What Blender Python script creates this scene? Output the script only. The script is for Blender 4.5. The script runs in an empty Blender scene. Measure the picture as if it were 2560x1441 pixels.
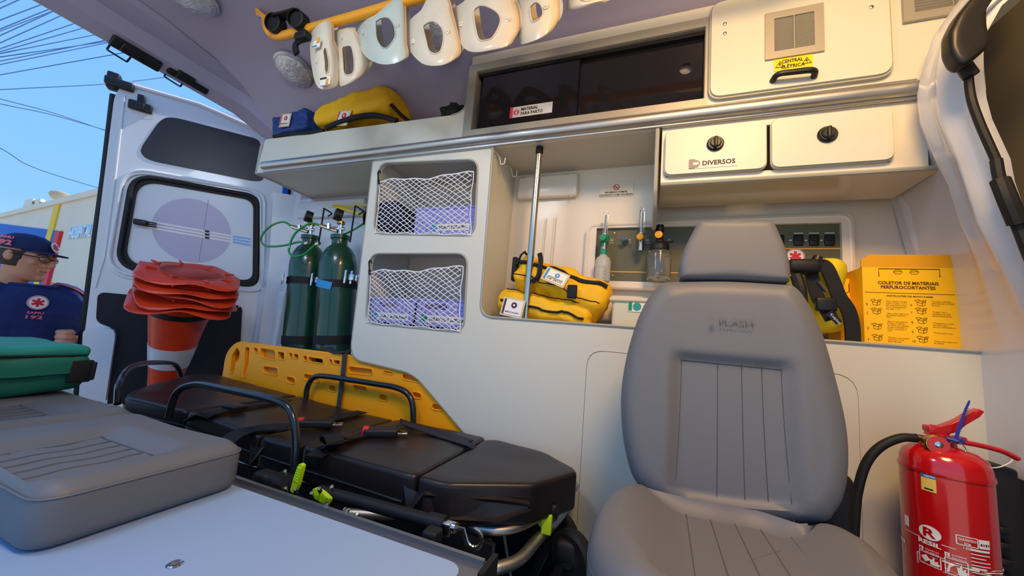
import bpy, bmesh, math, random
from mathutils import Vector, Matrix, noise
from mathutils.geometry import tessellate_polygon
random.seed(4)
SC = bpy.context.scene
COL = SC.collection
# ------------------------------------------------------------------ camera, sky, sun, exposure
F_PX = 911.69
R = Matrix(((0.9327333470, -0.0356170329, 0.3588034703), (0.3498339950, -0.1515947312, -0.9244648254), (0.0873194097, 0.9878008223, -0.1289374121)))
cam_d = bpy.data.cameras.new('camera'); cam = bpy.data.objects.new('camera', cam_d); COL.objects.link(cam)
cam_d.sensor_width = 36; cam_d.lens = F_PX / 2560 * 36; cam_d.clip_start = 0.02; cam_d.clip_end = 300
cam.matrix_world = R.to_4x4(); SC.camera = cam
SC.view_settings.view_transform = 'Standard'; SC.view_settings.look = 'None'; SC.view_settings.gamma = 1
SC.view_settings.use_curve_mapping = False; SC.view_settings.exposure = 0.2
w = bpy.data.worlds.new('sky'); SC.world = w; w.use_nodes = True
nt = w.node_tree; nt.nodes.clear()
def s2l(c): return c / 12.92 if c <= .04045 else ((c + .055) / 1.055) ** 2.4
def rgb(h): return tuple(s2l(int(h[i:i + 2], 16) / 255) for i in (0, 2, 4)) + (1,)
out = nt.nodes.new('ShaderNodeOutputWorld'); bg = nt.nodes.new('ShaderNodeBackground'); tc = nt.nodes.new('ShaderNodeTexCoord')
sep = nt.nodes.new('ShaderNodeSeparateXYZ'); cr = nt.nodes.new('ShaderNodeValToRGB')
nt.links.new(tc.outputs['Generated'], sep.inputs[0]); nt.links.new(sep.outputs['Z'], cr.inputs[0])
cr.color_ramp.elements[0].position = 0.0; cr.color_ramp.elements[0].color = rgb('B4E0FA')
cr.color_ramp.elements[1].position = 0.55; cr.color_ramp.elements[1].color = rgb('76B4FF')
e = cr.color_ramp.elements.new(0.16); e.color = rgb('8AC2FF')
nt.links.new(cr.outputs[0], bg.inputs[0]); bg.inputs[1].default_value = 1.0; nt.links.new(bg.outputs[0], out.inputs[0])
def light(name, typ, loc, energy, color, rot=(0, 0, 0), **kw):
    d = bpy.data.lights.new(name, typ); d.energy = energy; d.color = color
    for k, v in kw.items(): setattr(d, k, v)
    o = bpy.data.objects.new(name, d); COL.objects.link(o); o.location = loc; o.rotation_euler = rot; return o
def aim(o, tgt): o.rotation_euler = (Vector(tgt) - o.location).to_track_quat('-Z', 'Y').to_euler()
sun = light('sun', 'SUN', (3, 4, 8), 5.0, (1.0, .93, .82), angle=.01); aim(sun, Vector(sun.location) - Vector((0.55, .55, .95)))
lamp = light('added_fill_light', 'AREA', (.30, .20, 1.12), 22, (1.0, .60, .22), size=.45, shape='DISK'); aim(lamp, (.60, 1.0, -.25))  # added warm fill above the frame, brightens the right side of the cabin
lamp2 = light('added_fill_light', 'AREA', (-.95, .05, 1.14), 8, (.78, .88, 1.0), size=.45, shape='DISK'); aim(lamp2, (-1.1, .8, 0))  # added cool fill, lifts the bench side where sky and sun fall short
# ------------------------------------------------------------------ helpers
def ray(px, py): return R @ Vector(((px - 1280) / F_PX, -(py - 720.5) / F_PX, -1))
def at(px, py, X=None, Y=None, Z=None):
    r = ray(px, py)
    return r * (X / r.x if X is not None else Y / r.y if Y is not None else Z / r.z)
OFF = {}
def thing(name, label, cat, loc=(0, 0, 0), group=None, kind=None):
    o = bpy.data.objects.new(name, None); COL.objects.link(o); o.location = loc; o.empty_display_size = .05
    OFF[o.name] = Vector(loc); tag(o, label, cat, group); return o
def tag(o, label=None, cat=None, group=None):
    if label: o['label'] = label
    if cat: o['category'] = cat
    if group: o['group'] = group
    return o
class MB:
    def __init__(s): s.v = []; s.f = []
    def add(s, vs, fs):
        n = len(s.v); s.v += [Vector(v) for v in vs]; s.f += [tuple(i + n for i in f) for f in fs]; return s
    def box(s, a, b, M=None):
        x0, y0, z0 = a; x1, y1, z1 = b
        vs = [Vector(p) for p in ((x0, y0, z0), (x1, y0, z0), (x1, y1, z0), (x0, y1, z0), (x0, y0, z1), (x1, y0, z1), (x1, y1, z1), (x0, y1, z1))]
        if M: vs = [M @ v for v in vs]
        return s.add(vs, [(0, 3, 2, 1), (4, 5, 6, 7), (0, 1, 5, 4), (1, 2, 6, 5), (2, 3, 7, 6), (3, 0, 4, 7)])
    def rbox(s, c, size, r, k=3, m=1, M=None, fn=None):
        h = Vector(size) / 2; r = min(r, min(h) * .999); idx = {}; vs = []; fs = []
        def coords(hh):
            L = [-hh + r - r * math.cos(i * math.pi / 2 / k) * 1 for i in range(k)]
            flat = [-hh + r + (2 * hh - 2 * r) * i / m for i in range(m + 1)]
            return L + flat + [-x for x in reversed(L)]
        C = [coords(h[i]) for i in range(3)]; N = [len(x) for x in C]
        def vid(i, j, l):
            if (i, j, l) not in idx:
                p = Vector((C[0][i], C[1][j], C[2][l])); inn = Vector([max(-h[a] + r, min(h[a] - r, p[a])) for a in range(3)])
                d = p - inn
                if d.length > 1e-9: p = inn + d.normalized() * r
                if fn: p = fn(p)
                p = p + Vector(c)
                if M: p = M @ p
                idx[(i, j, l)] = len(vs); vs.append(p)
            return idx[(i, j, l)]
        X, Y, Z = N
        for i in range(X - 1):
            for j in range(Y - 1):
                fs.append((vid(i, j, 0), vid(i, j + 1, 0), vid(i + 1, j + 1, 0), vid(i + 1, j, 0)))
                fs.append((vid(i, j, Z - 1), vid(i + 1, j, Z - 1), vid(i + 1, j + 1, Z - 1), vid(i, j + 1, Z - 1)))
        for i in range(X - 1):
            for l in range(Z - 1):
                fs.append((vid(i, 0, l), vid(i + 1, 0, l), vid(i + 1, 0, l + 1), vid(i, 0, l + 1)))
                fs.append((vid(i, Y - 1, l), vid(i, Y - 1, l + 1), vid(i + 1, Y - 1, l + 1), vid(i + 1, Y - 1, l)))
        for j in range(Y - 1):
            for l in range(Z - 1):
                fs.append((vid(0, j, l), vid(0, j, l + 1), vid(0, j + 1, l + 1), vid(0, j + 1, l)))
                fs.append((vid(X - 1, j, l), vid(X - 1, j + 1, l), vid(X - 1, j + 1, l + 1), vid(X - 1, j, l + 1)))
        return s.add(vs, fs)
    def tube(s, pts, r, n=10, closed=False, cap=True, flat=None):
        P = [Vector(p) for p in pts]; m = len(P); rr = r if isinstance(r, (list, tuple)) else [r] * m
        vs = []; fs = []; prev = None
        for i in range(m):
            t = (P[(i + 1) % m] - P[i - 1]) if closed else (P[min(i + 1, m - 1)] - P[max(i - 1, 0)])
            t.normalize()
            if prev is None:
                a = Vector((0, 0, 1)) if abs(t.z) < .9 else Vector((0, 1, 0)); u = t.cross(a).normalized()
                if flat: u = (Vector(flat[0]) - t * t.dot(Vector(flat[0]))).normalized()
            else: u = (prev - t * prev.dot(t)).normalized()
            prev = u; q = t.cross(u)
            for j in range(n):
                an = 2 * math.pi * j / n; ky = flat[1] if flat else 1
                vs.append(P[i] + u * math.cos(an) * rr[i] * ky + q * math.sin(an) * rr[i])
        for i in range(m if closed else m - 1):
            for j in range(n):
                a = i * n + j; b = i * n + (j + 1) % n; c = ((i + 1) % m) * n + (j + 1) % n; d = ((i + 1) % m) * n + j
                fs.append((a, b, c, d))
        if cap and not closed: fs.append(tuple(range(n))[::-1]); fs.append(tuple((m - 1) * n + j for j in range(n)))
        return s.add(vs, fs)
    def strip(s, pts, width_dir, wd, th=.0015):       # flat webbing following pts
        P = [Vector(p) for p in pts]; vs = []; fs = []
        for i, p in enumerate(P):
            t = (P[min(i + 1, len(P) - 1)] - P[max(i - 1, 0)]).normalized(); wv = Vector(width_dir[i] if isinstance(width_dir, list) else width_dir)
            wv = (wv - t * wv.dot(t)).normalized(); nn = t.cross(wv)
            vs += [p - wv * wd / 2 - nn * th, p + wv * wd / 2 - nn * th, p + wv * wd / 2 + nn * th, p - wv * wd / 2 + nn * th]
        for i in range(len(P) - 1):
            for j in range(4): fs.append((i * 4 + j, i * 4 + (j + 1) % 4, i * 4 + 4 + (j + 1) % 4, i * 4 + 4 + j))
        fs += [(3, 2, 1, 0), tuple(len(P) * 4 - 4 + j for j in range(4))]
        return s.add(vs, fs)
    def lathe(s, prof, base=(0, 0, 0), axis=(0, 0, 1), n=24):
        A = Vector(axis).normalized(); u = A.orthogonal().normalized(); q = A.cross(u); B = Vector(base); vs = []; fs = []
        for (r, h) in prof:
            for j in range(n):
                an = 2 * math.pi * j / n; vs.append(B + A * h + (u * math.cos(an) + q * math.sin(an)) * r)
        for i in range(len(prof) - 1):
            for j in range(n): fs.append((i * n + j, i * n + (j + 1) % n, (i + 1) * n + (j + 1) % n, (i + 1) * n + j))
        if prof[0][0] > 1e-5: fs.append(tuple(range(n))[::-1])
        if prof[-1][0] > 1e-5: fs.append(tuple((len(prof) - 1) * n + j for j in range(n)))
        return s.add(vs, fs)
    def loft(s, rings, closed=True, caps=True):
        n = len(rings[0]); vs = [Vector(p) for r in rings for p in r]; fs = []
        for i in range(len(rings) - 1):
            for j in range(n if closed else n - 1):
                fs.append((i * n + j, i * n + (j + 1) % n, (i + 1) * n + (j + 1) % n, (i + 1) * n + j))
        if caps and closed: fs += [tuple(range(n))[::-1], tuple((len(rings) - 1) * n + j for j in range(n))]
        return s.add(vs, fs)
    def ball(s, c, rad, n=16, m=10, M=None):
        c = Vector(c); rad = Vector((rad,) * 3) if isinstance(rad, (int, float)) else Vector(rad); vs = []; fs = []
        for i in range(m + 1):
            th = math.pi * i / m
            for j in range(n):
                an = 2 * math.pi * j / n; p = Vector((math.sin(th) * math.cos(an) * rad.x, math.sin(th) * math.sin(an) * rad.y, math.cos(th) * rad.z))
                vs.append((M @ p if M else p) + c)
        for i in range(m):
            for j in range(n): fs.append((i * n + j, (i + 1) * n + j, (i + 1) * n + (j + 1) % n, i * n + (j + 1) % n))
        return s.add(vs, fs)
    def plate(s, outer, holes, fr, t, d0=0.0):        # 2-D polygon with holes in frame fr=(o,u,v,n), thickness t
        o, u, v, n = fr; polys = [outer] + list(holes)
        flat3 = [[Vector((p[0], p[1], 0)) for p in q] for q in polys]; tri = tessellate_polygon(flat3)
        pts = [p for q in polys for p in q]; N = len(pts)
        W = lambda p, d: o + u * p[0] + v * p[1] + n * d
        vs = [W(p, d0) for p in pts] + [W(p, d0 + t) for p in pts]; fs = []
        for a, b, c in tri:
            A, B, Cc = pts[a], pts[b], pts[c]; cr_ = (B[0] - A[0]) * (Cc[1] - A[1]) - (B[1] - A[1]) * (Cc[0] - A[0])
            if cr_ < 0: b, c = c, b
            fs += [(a, c, b), (a + N, b + N, c + N)]
        k = 0
        for q in polys:
            m = len(q); ar = sum(q[i][0] * q[(i + 1) % m][1] - q[(i + 1) % m][0] * q[i][1] for i in range(m))
            flip = (ar < 0) != (q is not outer)
            for i in range(m):
                a = k + i; b = k + (i + 1) % m
                fs.append((a, a + N, b + N, b) if flip else (a, b, b + N, a + N))
            k += m
        return s.add(vs, fs)
    def pillow(s, outline, fr, t, r, nin=8, disp=None, seg=4, back_disp=None):
        o, u, v, n = fr; m = len(outline); cx = sum(p[0] for p in outline) / m; cy = sum(p[1] for p in outline) / m
        W = lambda p, d: o + u * p[0] + v * p[1] + n * d
        def ring(inset, d, dfn=None):
            L = []
            for p in outline:
                dx, dy = cx - p[0], cy - p[1]; l = math.hypot(dx, dy); k = min(inset / l, .999); q = (p[0] + dx * k, p[1] + dy * k)
                L.append(W(q, d + (dfn(q[0], q[1]) if dfn else 0)))
            return L
        def ringf(fac, d, dfn=None):
            L = []
            for p in outline:
                dx, dy = cx - p[0], cy - p[1]; l = math.hypot(dx, dy); k0 = min(r / l, .999); k = k0 + (1 - k0) * fac
                q = (p[0] + dx * k, p[1] + dy * k); L.append(W(q, d + (dfn(q[0], q[1]) if dfn else 0)))
            return L
        rings = []
        for k in range(seg + 1):
            a = math.pi / 2 * k / seg; rings.append(ring(r * (1 - math.sin(a)), t - r * (1 - math.cos(a))))
        for k in range(seg + 1):
            a = math.pi / 2 * (1 - k / seg); rings.append(ring(r * (1 - math.sin(a)), r * (1 - math.cos(a)) if k < seg else 0, disp if k == seg else None))
        rings.reverse(); rings = rings[::-1]
        for k in range(1, nin): rings.append(ringf(k / nin, 0, disp))
        rings.append(ringf(.985, 0, disp))
        # rings run back -> front
        return s.loft(rings)
    def build(s, name, m, parent=None, smooth=35, world=True, kind=None, label=None):
        me = bpy.data.meshes.new(name); off = OFF.get(parent.name, Vector((0, 0, 0))) if (parent and world) else Vector((0, 0, 0))
        me.from_pydata([tuple(v - off) for v in s.v], [], s.f); me.validate()
        bm = bmesh.new(); bm.from_mesh(me); bmesh.ops.recalc_face_normals(bm, faces=bm.faces); bm.to_mesh(me); bm.free()
        if smooth: me.shade_smooth(); me.set_sharp_from_angle(angle=math.radians(smooth))
        me.materials.append(m)
        o = bpy.data.objects.new(name, me); COL.objects.link(o)
        if parent: o.parent = parent; OFF[o.name] = off
        else: OFF[o.name] = Vector((0, 0, 0))
        if kind: o['kind'] = kind
        if label: o['label'] = label
        return o
def struct(name, mb, m, **k): return mb.build(name, m, kind='structure', **k)
def rp(pts, r, seg=5):            # round the corners of a 2-D or 3-D polygon
    n = len(pts); out_ = []
    for i, p in enumerate(pts):
        rr = r[i] if isinstance(r, (list, tuple)) else r; p = Vector(p); a = Vector(pts[i - 1]); b = Vector(pts[(i + 1) % n])
        if rr < 1e-6: out_.append(tuple(p)); continue
        da = (a - p); db = (b - p); ra = min(rr, da.length * .49); rb = min(rr, db.length * .49); P0 = p + da.normalized() * ra; P1 = p + db.normalized() * rb
        for k in range(seg + 1):
            t = k / seg; out_.append(tuple((1 - t) ** 2 * P0 + 2 * t * (1 - t) * p * (.93) + t * t * P1 + 2 * t * (1 - t) * .07 * (P0 + P1) / 2))
    return out_
def fil(pts, r, seg=6):           # fillet an open 3-D path
    P = [Vector(p) for p in pts]; o = [P[0]]
    for i in range(1, len(P) - 1):
        a, p, b = P[i - 1], P[i], P[i + 1]; ra = min(r, (a - p).length * .49); rb = min(r, (b - p).length * .49)
        P0 = p + (a - p).normalized() * ra; P1 = p + (b - p).normalized() * rb
        for k in range(seg + 1): t = k / seg; o.append((1 - t) ** 2 * P0 + 2 * t * (1 - t) * p + t * t * P1)
    return o + [P[-1]]
def spl(pts, n=6):                # Catmull-Rom through 3-D points
    P = [Vector(p) for p in pts]; Q = [P[0] * 2 - P[1]] + P + [P[-1] * 2 - P[-2]]; o = []
    for i in range(1, len(Q) - 2):
        for k in range(n):
            t = k / n; a, b, c, d = Q[i - 1], Q[i], Q[i + 1], Q[i + 2]
            o.append(.5 * ((2 * b) + (c - a) * t + (2 * a - 5 * b + 4 * c - d) * t * t + (3 * b - a - 3 * c + d) * t ** 3))
    return o + [P[-1]]
def dens(pts, d):                 # subdivide a closed 2-D polygon
    o = []
    for i, p in enumerate(pts):
        q = pts[(i + 1) % len(pts)]; L = math.dist(p, q); k = max(1, int(L / d))
        for j in range(k): o.append((p[0] + (q[0] - p[0]) * j / k, p[1] + (q[1] - p[1]) * j / k))
    return o
XZ = lambda Y: (Vector((0, Y, 0)), Vector((1, 0, 0)), Vector((0, 0, 1)), Vector((0, 1, 0)))     # upright, faces -Y
XY = lambda Z: (Vector((0, 0, Z)), Vector((1, 0, 0)), Vector((0, 1, 0)), Vector((0, 0, -1)))    # lying, faces up
def P2(pts, Y): return [(a.x, a.z) for a in (at(x, y, Y=Y) for x, y in pts)]
def P2z(pts, Z): return [(a.x, a.y) for a in (at(x, y, Z=Z) for x, y in pts)]
def rect(x0, y0, x1, y1): return [(x0, y0), (x1, y0), (x1, y1), (x0, y1)]
def frame(o, u, v):
    u = Vector(u).normalized(); v = Vector(v); v = (v - u * u.dot(v)).normalized(); return (Vector(o), u, v, -(u.cross(v)))
def quadframe(px4, **k):          # frame of a flat thing from its pixel corners TL, TR, BL on a plane; returns frame, w, h (origin = bottom left)
    tl, tr, bl = (at(*p, **k) for p in px4[:3]); fr = frame(bl, tr - tl, tl - bl); return fr, (tr - tl).length, (tl - bl).length
# ------------------------------------------------------------------ materials
MATS = {}
def mat(name, hx, rough=.5, metal=0, bump=0, bscale=60, var=0, vscale=6, coat=0, trans=0, ior=1.45, alpha=1, spec=.5, emit=0, sheen=0, bdist=.002, dirt=None):
    if name in MATS: return MATS[name]
    m = bpy.data.materials.new(name); m.use_nodes = True; t = m.node_tree; b = t.nodes['Principled BSDF']; c = rgb(hx)
    b.inputs['Base Color'].default_value = c; b.inputs['Roughness'].default_value = rough; b.inputs['Metallic'].default_value = metal
    b.inputs['Coat Weight'].default_value = coat; b.inputs['Transmission Weight'].default_value = trans; b.inputs['IOR'].default_value = ior
    b.inputs['Specular IOR Level'].default_value = spec; b.inputs['Alpha'].default_value = alpha; b.inputs['Coat Roughness'].default_value = .08
    if emit: b.inputs['Emission Color'].default_value = c; b.inputs['Emission Strength'].default_value = emit
    if sheen: b.inputs['Sheen Weight'].default_value = sheen
    tcn = t.nodes.new('ShaderNodeTexCoord')
    if var:
        nz = t.nodes.new('ShaderNodeTexNoise'); nz.inputs['Scale'].default_value = vscale; nz.inputs['Detail'].default_value = 5
        t.links.new(tcn.outputs['Object'], nz.inputs['Vector'])
        r_ = t.nodes.new('ShaderNodeValToRGB'); k = rgb(dirt) if dirt else tuple(x * (1 - var) for x in c[:3]) + (1,)
        r_.color_ramp.elements[0].position = .35; r_.color_ramp.elements[0].color = k; r_.color_ramp.elements[1].position = .65; r_.color_ramp.elements[1].color = c
        t.links.new(nz.outputs[0], r_.inputs[0]); t.links.new(r_.outputs[0], b.inputs['Base Color'])
    if bump:
        nz = t.nodes.new('ShaderNodeTexNoise'); nz.inputs['Scale'].default_value = bscale; nz.inputs['Detail'].default_value = 3
        t.links.new(tcn.outputs['Object'], nz.inputs['Vector'])
        bp = t.nodes.new('ShaderNodeBump'); bp.inputs['Strength'].default_value = bump; bp.inputs['Distance'].default_value = bdist
        t.links.new(nz.outputs[0], bp.inputs['Height']); t.links.new(bp.outputs[0], b.inputs['Normal'])
    MATS[name] = m; return m
M_white = mat('white laminate', 'D3D2C6', .38, bump=.05, bscale=300)
M_panel = mat('cream moulded plastic', 'E3DACB', .3, coat=.2, bump=.03, bscale=40)
M_van = mat('white van paint', 'D5D8E0', .28, coat=.5)
M_ceil = mat('grey lilac headliner', 'A29BB2', .55, bump=.05, bscale=30)
M_trim = mat('grey edge trim', 'A7A59B', .4)
M_alu = mat('brushed aluminium', 'BEBDBA', .42, 1, bump=.03, bscale=200)
M_alupaint = mat('silver frame', 'A9A498', .45, .3)
M_chrome = mat('chrome', 'D8D8D8', .12, 1)
M_steel = mat('polished steel', 'CFC9B8', .2, 1)
M_black = mat('black plastic', '141416', .42)
M_rubber = mat('black rubber', '0E0F12', .6)
M_paintblk = mat('black painted tube', '14161B', .28, coat=.5)
M_web = mat('black webbing', '0D0E14', .7, bump=.3, bscale=900, bdist=.0005)
M_vinyl = mat('black vinyl', '1E191B', .36, bump=.12, bscale=14, bdist=.006)
M_seat = mat('grey leatherette', '6C6D70', .5, bump=.08, bscale=420, bdist=.0006)
M_seam = mat('dark grey seam', '55565B', .7)
M_dkglass = mat('smoked acrylic', '14131A', .06, coat=.6)
M_olive = mat('olive console plate', '5C5B42', .45)
M_orange = mat('orange plastic board', 'FFA508', .42, bump=.05, bscale=18)
M_yelrail = mat('yellow painted steel', 'F0A21B', .28, coat=.4)
M_cone = mat('orange red cone vinyl', 'DA3F1F', .36, var=.12, vscale=14)
M_reflect = mat('white reflective band', 'C9CCD6', .3, var=.06, vscale=20)
M_cyl = mat('dark green cylinder paint', '0F3D2B', .3, coat=.5, bump=.08, bscale=180, bdist=.0008)
M_hose = mat('green hose', '0C8A3E', .3, coat=.3)
M_brass = mat('brass', 'B08A45', .3, 1)
M_yelbag = mat('yellow nylon', 'F4BC0C', .6, bump=.35, bscale=22, bdist=.006, var=.1, vscale=9)
M_yelbag2 = mat('lime yellow nylon', 'E3C91A', .6, bump=.3, bscale=22, bdist=.005)
M_blue = mat('blue nylon', '1B3C7E', .55, bump=.35, bscale=26, bdist=.005)
M_navy = mat('navy cloth', '131C3C', .8, bump=.2, bscale=18, bdist=.006)
M_crate = mat('lavender crate plastic', '9C9FE6', .42)
M_net = mat('white net cord', 'EDECF2', .6)
M_paper = mat('white label', 'ECEAE6', .45)
M_ink = mat('black ink', '16140F', .6)
M_inkred = mat('red ink', 'D8283C', .5)
M_inkblue = mat('blue ink', '2A8FD0', .5)
M_inkgreen = mat('green ink', '1E8B63', .5)
M_inkgrey = mat('grey ink', '8C857E', .5)
M_box = mat('yellow cardboard', 'FFC60C', .6, var=.04, vscale=5)
M_brownink = mat('brown print', '5C3A08', .6)
M_red = mat('red gloss paint', 'B90A10', .18, coat=.8)
M_redplas = mat('red painted lever', 'B5141C', .3, coat=.4)
M_white2 = mat('white plastic', 'E6E3DC', .4)
M_collar = mat('ivory collar plastic', 'E2D6C0', .32, var=.07, vscale=20, coat=.2)
M_collar2 = mat('pale green collar plastic', 'C2CBC2', .32, coat=.2)
M_foam = mat('beige foam', 'DCC09A', .8)
M_clear = mat('clear plastic', 'F4F6F4', .05, trans=.95, ior=1.35)
M_frost = mat('frosted bottle', 'DDE2DC', .4, trans=.45, ior=1.3)
M_tub = mat('translucent white tub', 'E4DFC6', .35, trans=.2)
M_lime = mat('lime lever', 'B6DC12', .35, coat=.3)
M_teal = mat('teal green nylon', '0D6A56', .6, bump=.25, bscale=24, bdist=.004)
M_tealtop = mat('teal bag lid', '168A76', .6, bump=.25, bscale=24, bdist=.004)
M_skin = mat('skin', 'C88C6C', .5, bump=.06, bscale=80, var=.08, vscale=30)
M_shirt = mat('navy t-shirt', '16255A', .85, bump=.25, bscale=16, bdist=.012)
M_cap = mat('navy cap', '141E4A', .8)
M_hair = mat('grey brown hair', '3A2E28', .8)
M_build = mat('white rendered wall', 'E6D8C2', .9, var=.06, vscale=1)
M_bblue = mat('blue painted wall', '1A5FB8', .7)
M_byel = mat('yellow painted wall', 'F0C23C', .7)
M_bred = mat('red painted wall', 'D8323C', .7)
M_ground = mat('sunlit paving', 'C9B79E', .9, var=.15, vscale=2)
M_floor = mat('dark vinyl floor', '3B3F3C', .22, bump=.06, bscale=60)
M_olivecab = mat('olive cab trim', '6B6658', .7)
M_pane = mat('white film pane', 'D9DEEA', .3)
M_pane2 = mat('lilac film disc', 'BBB6D2', .35)
M_skyblue = mat('light blue stripe', '7DB6F0', .4)
M_lens = mat('prismatic lens', 'C2C2CA', .14, .25, coat=.8, bump=.8, bscale=60, bdist=.01)
M_bench = mat('pale bench laminate', '98B2D4', .42, bump=.05, bscale=160)
M_gold = mat('gold line', 'D9A544', .5)
M_dkblue = mat('dark blue panel film', '23222E', .35)
M_doorblk = mat('black fabric door panel', '17191F', .75, bump=.15, bscale=200)
M_eye = mat('eye white', 'D8D0C8', .3)
# ------------------------------------------------------------------ text
def text(body, fr, w_, h_, m, parent, name='lettering', lift=.0008, bold=0, align='L'):
    cu = bpy.data.curves.new('t', 'FONT'); cu.body = body; cu.size = 1; cu.offset = bold; cu.resolution_u = 2; cu.space_line = .95
    to = bpy.data.objects.new('t', cu); COL.objects.link(to)
    if align == 'C': cu.align_x = 'CENTER'
    bpy.context.view_layer.update()
    me = bpy.data.meshes.new_from_object(to); xs = [v.co.x for v in me.vertices]; ys = [v.co.y for v in me.vertices]
    x0, x1, y0, y1 = min(xs), max(xs), min(ys), max(ys); o, u, v, n = fr; off = OFF.get(parent.name, Vector((0, 0, 0))) if parent else Vector((0, 0, 0))
    for q in me.vertices: q.co = o + u * ((q.co.x - x0) / (x1 - x0) * w_) + v * ((q.co.y - y0) / (y1 - y0) * h_) - n * lift - off
    me.name = name; me.materials.clear(); me.materials.append(m); bpy.data.objects.remove(to); bpy.data.curves.remove(cu)
    ob = bpy.data.objects.new(name, me); COL.objects.link(ob); ob.parent = parent; OFF[ob.name] = off; return ob
def sub(fr, a, b):  # shift frame origin in its own plane
    o, u, v, n = fr; return (o + u * a + v * b, u, v, n)
def disc(fr, c, r, m, parent, name='emblem', lift=.0004, n=20, t=.0005, ry=None):
    pts = [(c[0] + r * math.cos(2 * math.pi * i / n), c[1] + (ry or r) * math.sin(2 * math.pi * i / n)) for i in range(n)]
    return MB().plate(pts, [], fr, t, d0=-lift - t).build(name, m, parent, smooth=0)
def decal(fr, x0, y0, x1, y1, m, parent, name='sticker', lift=.0002, t=.0006):
    return MB().plate(rect(x0, y0, x1, y1), [], fr, t, d0=-lift - t).build(name, m, parent, smooth=0)
def star(fr, c, r, m, parent, name='star_of_life', lift=.001):    # six-barred medical star
    mb = MB()
    for k in range(3):
        a = math.pi / 2 + k * math.pi / 3; d = (math.cos(a), math.sin(a)); e_ = (-d[1], d[0]); q = r * .24
        mb.plate([(c[0] + d[0] * r + e_[0] * q, c[1] + d[1] * r + e_[1] * q), (c[0] - d[0] * r + e_[0] * q, c[1] - d[1] * r + e_[1] * q), (c[0] - d[0] * r - e_[0] * q, c[1] - d[1] * r - e_[1] * q), (c[0] + d[0] * r - e_[0] * q, c[1] + d[1] * r - e_[1] * q)], [], fr, .0005, d0=-lift - .0005 - k * .00005)
    return mb.build(name, m, parent, smooth=0)
# ================================================================== SETTING
D = 1.15; ZF = -.85; ZG = -1.5
struct('ground', MB().box((-22, -14, ZG - .1), (14, 9, ZG)), M_ground, smooth=0)
struct('floor', MB().box((-2.2, -.28, ZF - .06), (1.3, 1.55, ZF)), M_floor, smooth=0)
# roof and far side of the van: one profile swept along X
prof = [(-.2, 1.22), (.2, 1.225), (.75, 1.21), (.95, 1.185), (1.08, 1.14), (1.2, 1.06), (1.33, .95), (1.43, .84), (1.49, .72), (1.52, .5), (1.55, .05), (1.55, -.85)]
rs = [[Vector((x, y, z + (.012 if (1 < i < 8 and k % 2) else 0))) for i, (y, z) in enumerate(prof)] for k, x in enumerate([-1.98, -1.4, -1.36, -.9, -.86, -.4, -.36, .1, .14, 1.3])]
cb = MB().loft(rs, closed=False, caps=False); cb.loft([[p + Vector((0, .0, .03)) if i < 6 else p + Vector((0, .03, .0)) for i, p in enumerate(r)] for r in rs], closed=False, caps=False)
struct('ceiling', cb, M_ceil)
mb = MB()
for x in (-1.2, -.4, .4): mb.lathe([(.011, 0), (.011, .004), (.006, .007), (0, .008)], (x, .35, 1.222), (0, 0, -1), 10)
q = at(1740, 8, Z=1.14); mb.lathe([(.012, 0), (.012, .004), (.006, .007), (0, .008)], (q.x, q.y - .02, 1.135), (0, -.4, -1), 12)
mb.build('trim_plug', M_ceil, kind='structure')
# inner side wall of the left bay (white van metal) and the lining behind the counter
struct('wall_side', MB().loft([[(-2.06, 1.497 - .0, .75), (-2.06, 1.50, .5), (-2.06, 1.53, .05), (-2.06, 1.53, -.85)], [(-.56, 1.497, .75), (-.56, 1.50, .5), (-.56, 1.53, .05), (-.56, 1.53, -.85)]], closed=False, caps=False), M_van)
struct('wall_lining', MB().plate(rp([(-.58, .045), (.80, .045), (.80, .70), (-.58, .70)], .01), [], XZ(1.40), .02), M_panel)
# raised moulding on the lining
bc = at(1368, 468, Y=1.385); mb = MB(); mb.rbox(bc, (.255, .03, .098), .012, M=None); o = tag(mb.build('wall_cover_box', M_panel), 'cream rectangular screwed cover box on the wall behind the steel pole', 'cover')
for p in ((1308, 446), (1360, 442), (1420, 438), (1427, 490)):
    c = at(*p, Y=1.3705); MB().lathe([(.004, 0), (.004, .002), (.001, .003)], c, (0, -1, 0), 8).build('screw', M_steel, o)
struct('trim_9', MB().tube([(-.38, 1.394, .49), (-.385, 1.394, .06)], .004, 6).tube([(-.42, 1.394, .49), (-.425, 1.394, .06)], .003, 6), M_panel)
# rear door header and rear pillars
hd = []
for y, dz in ((-.2, .0), (.3, .0), (.9, 0), (1.2, -.0), (1.42, -.05), (1.56, -.15), (1.62, -.4), (1.64, -.9), (1.64, -1.9)):
    hd.append((y, dz))
rings = []
for y, dz in hd:
    k = max(0, min(1, (y - 1.3) / .3)); yy = lambda a: y - k * a
    rings.append([Vector((-1.97, yy(.12), 1.235 + dz)), Vector((-2.0, yy(.12), 1.19 + dz)), Vector((-2.10, yy(.08), 1.17 + dz)), Vector((-2.13, yy(.06), 1.115 + dz)), Vector((-2.2, yy(0.02), 1.085 + dz)), Vector((-2.235, yy(0), 1.10 + dz)), Vector((-2.26, yy(-.02), 1.19 + dz)), Vector((-2.2, yy(-.05), 1.30 + dz)), Vector((-1.97, yy(-.05), 1.31 + dz))])
struct('trim_1', MB().loft(rings), M_ceil)
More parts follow.
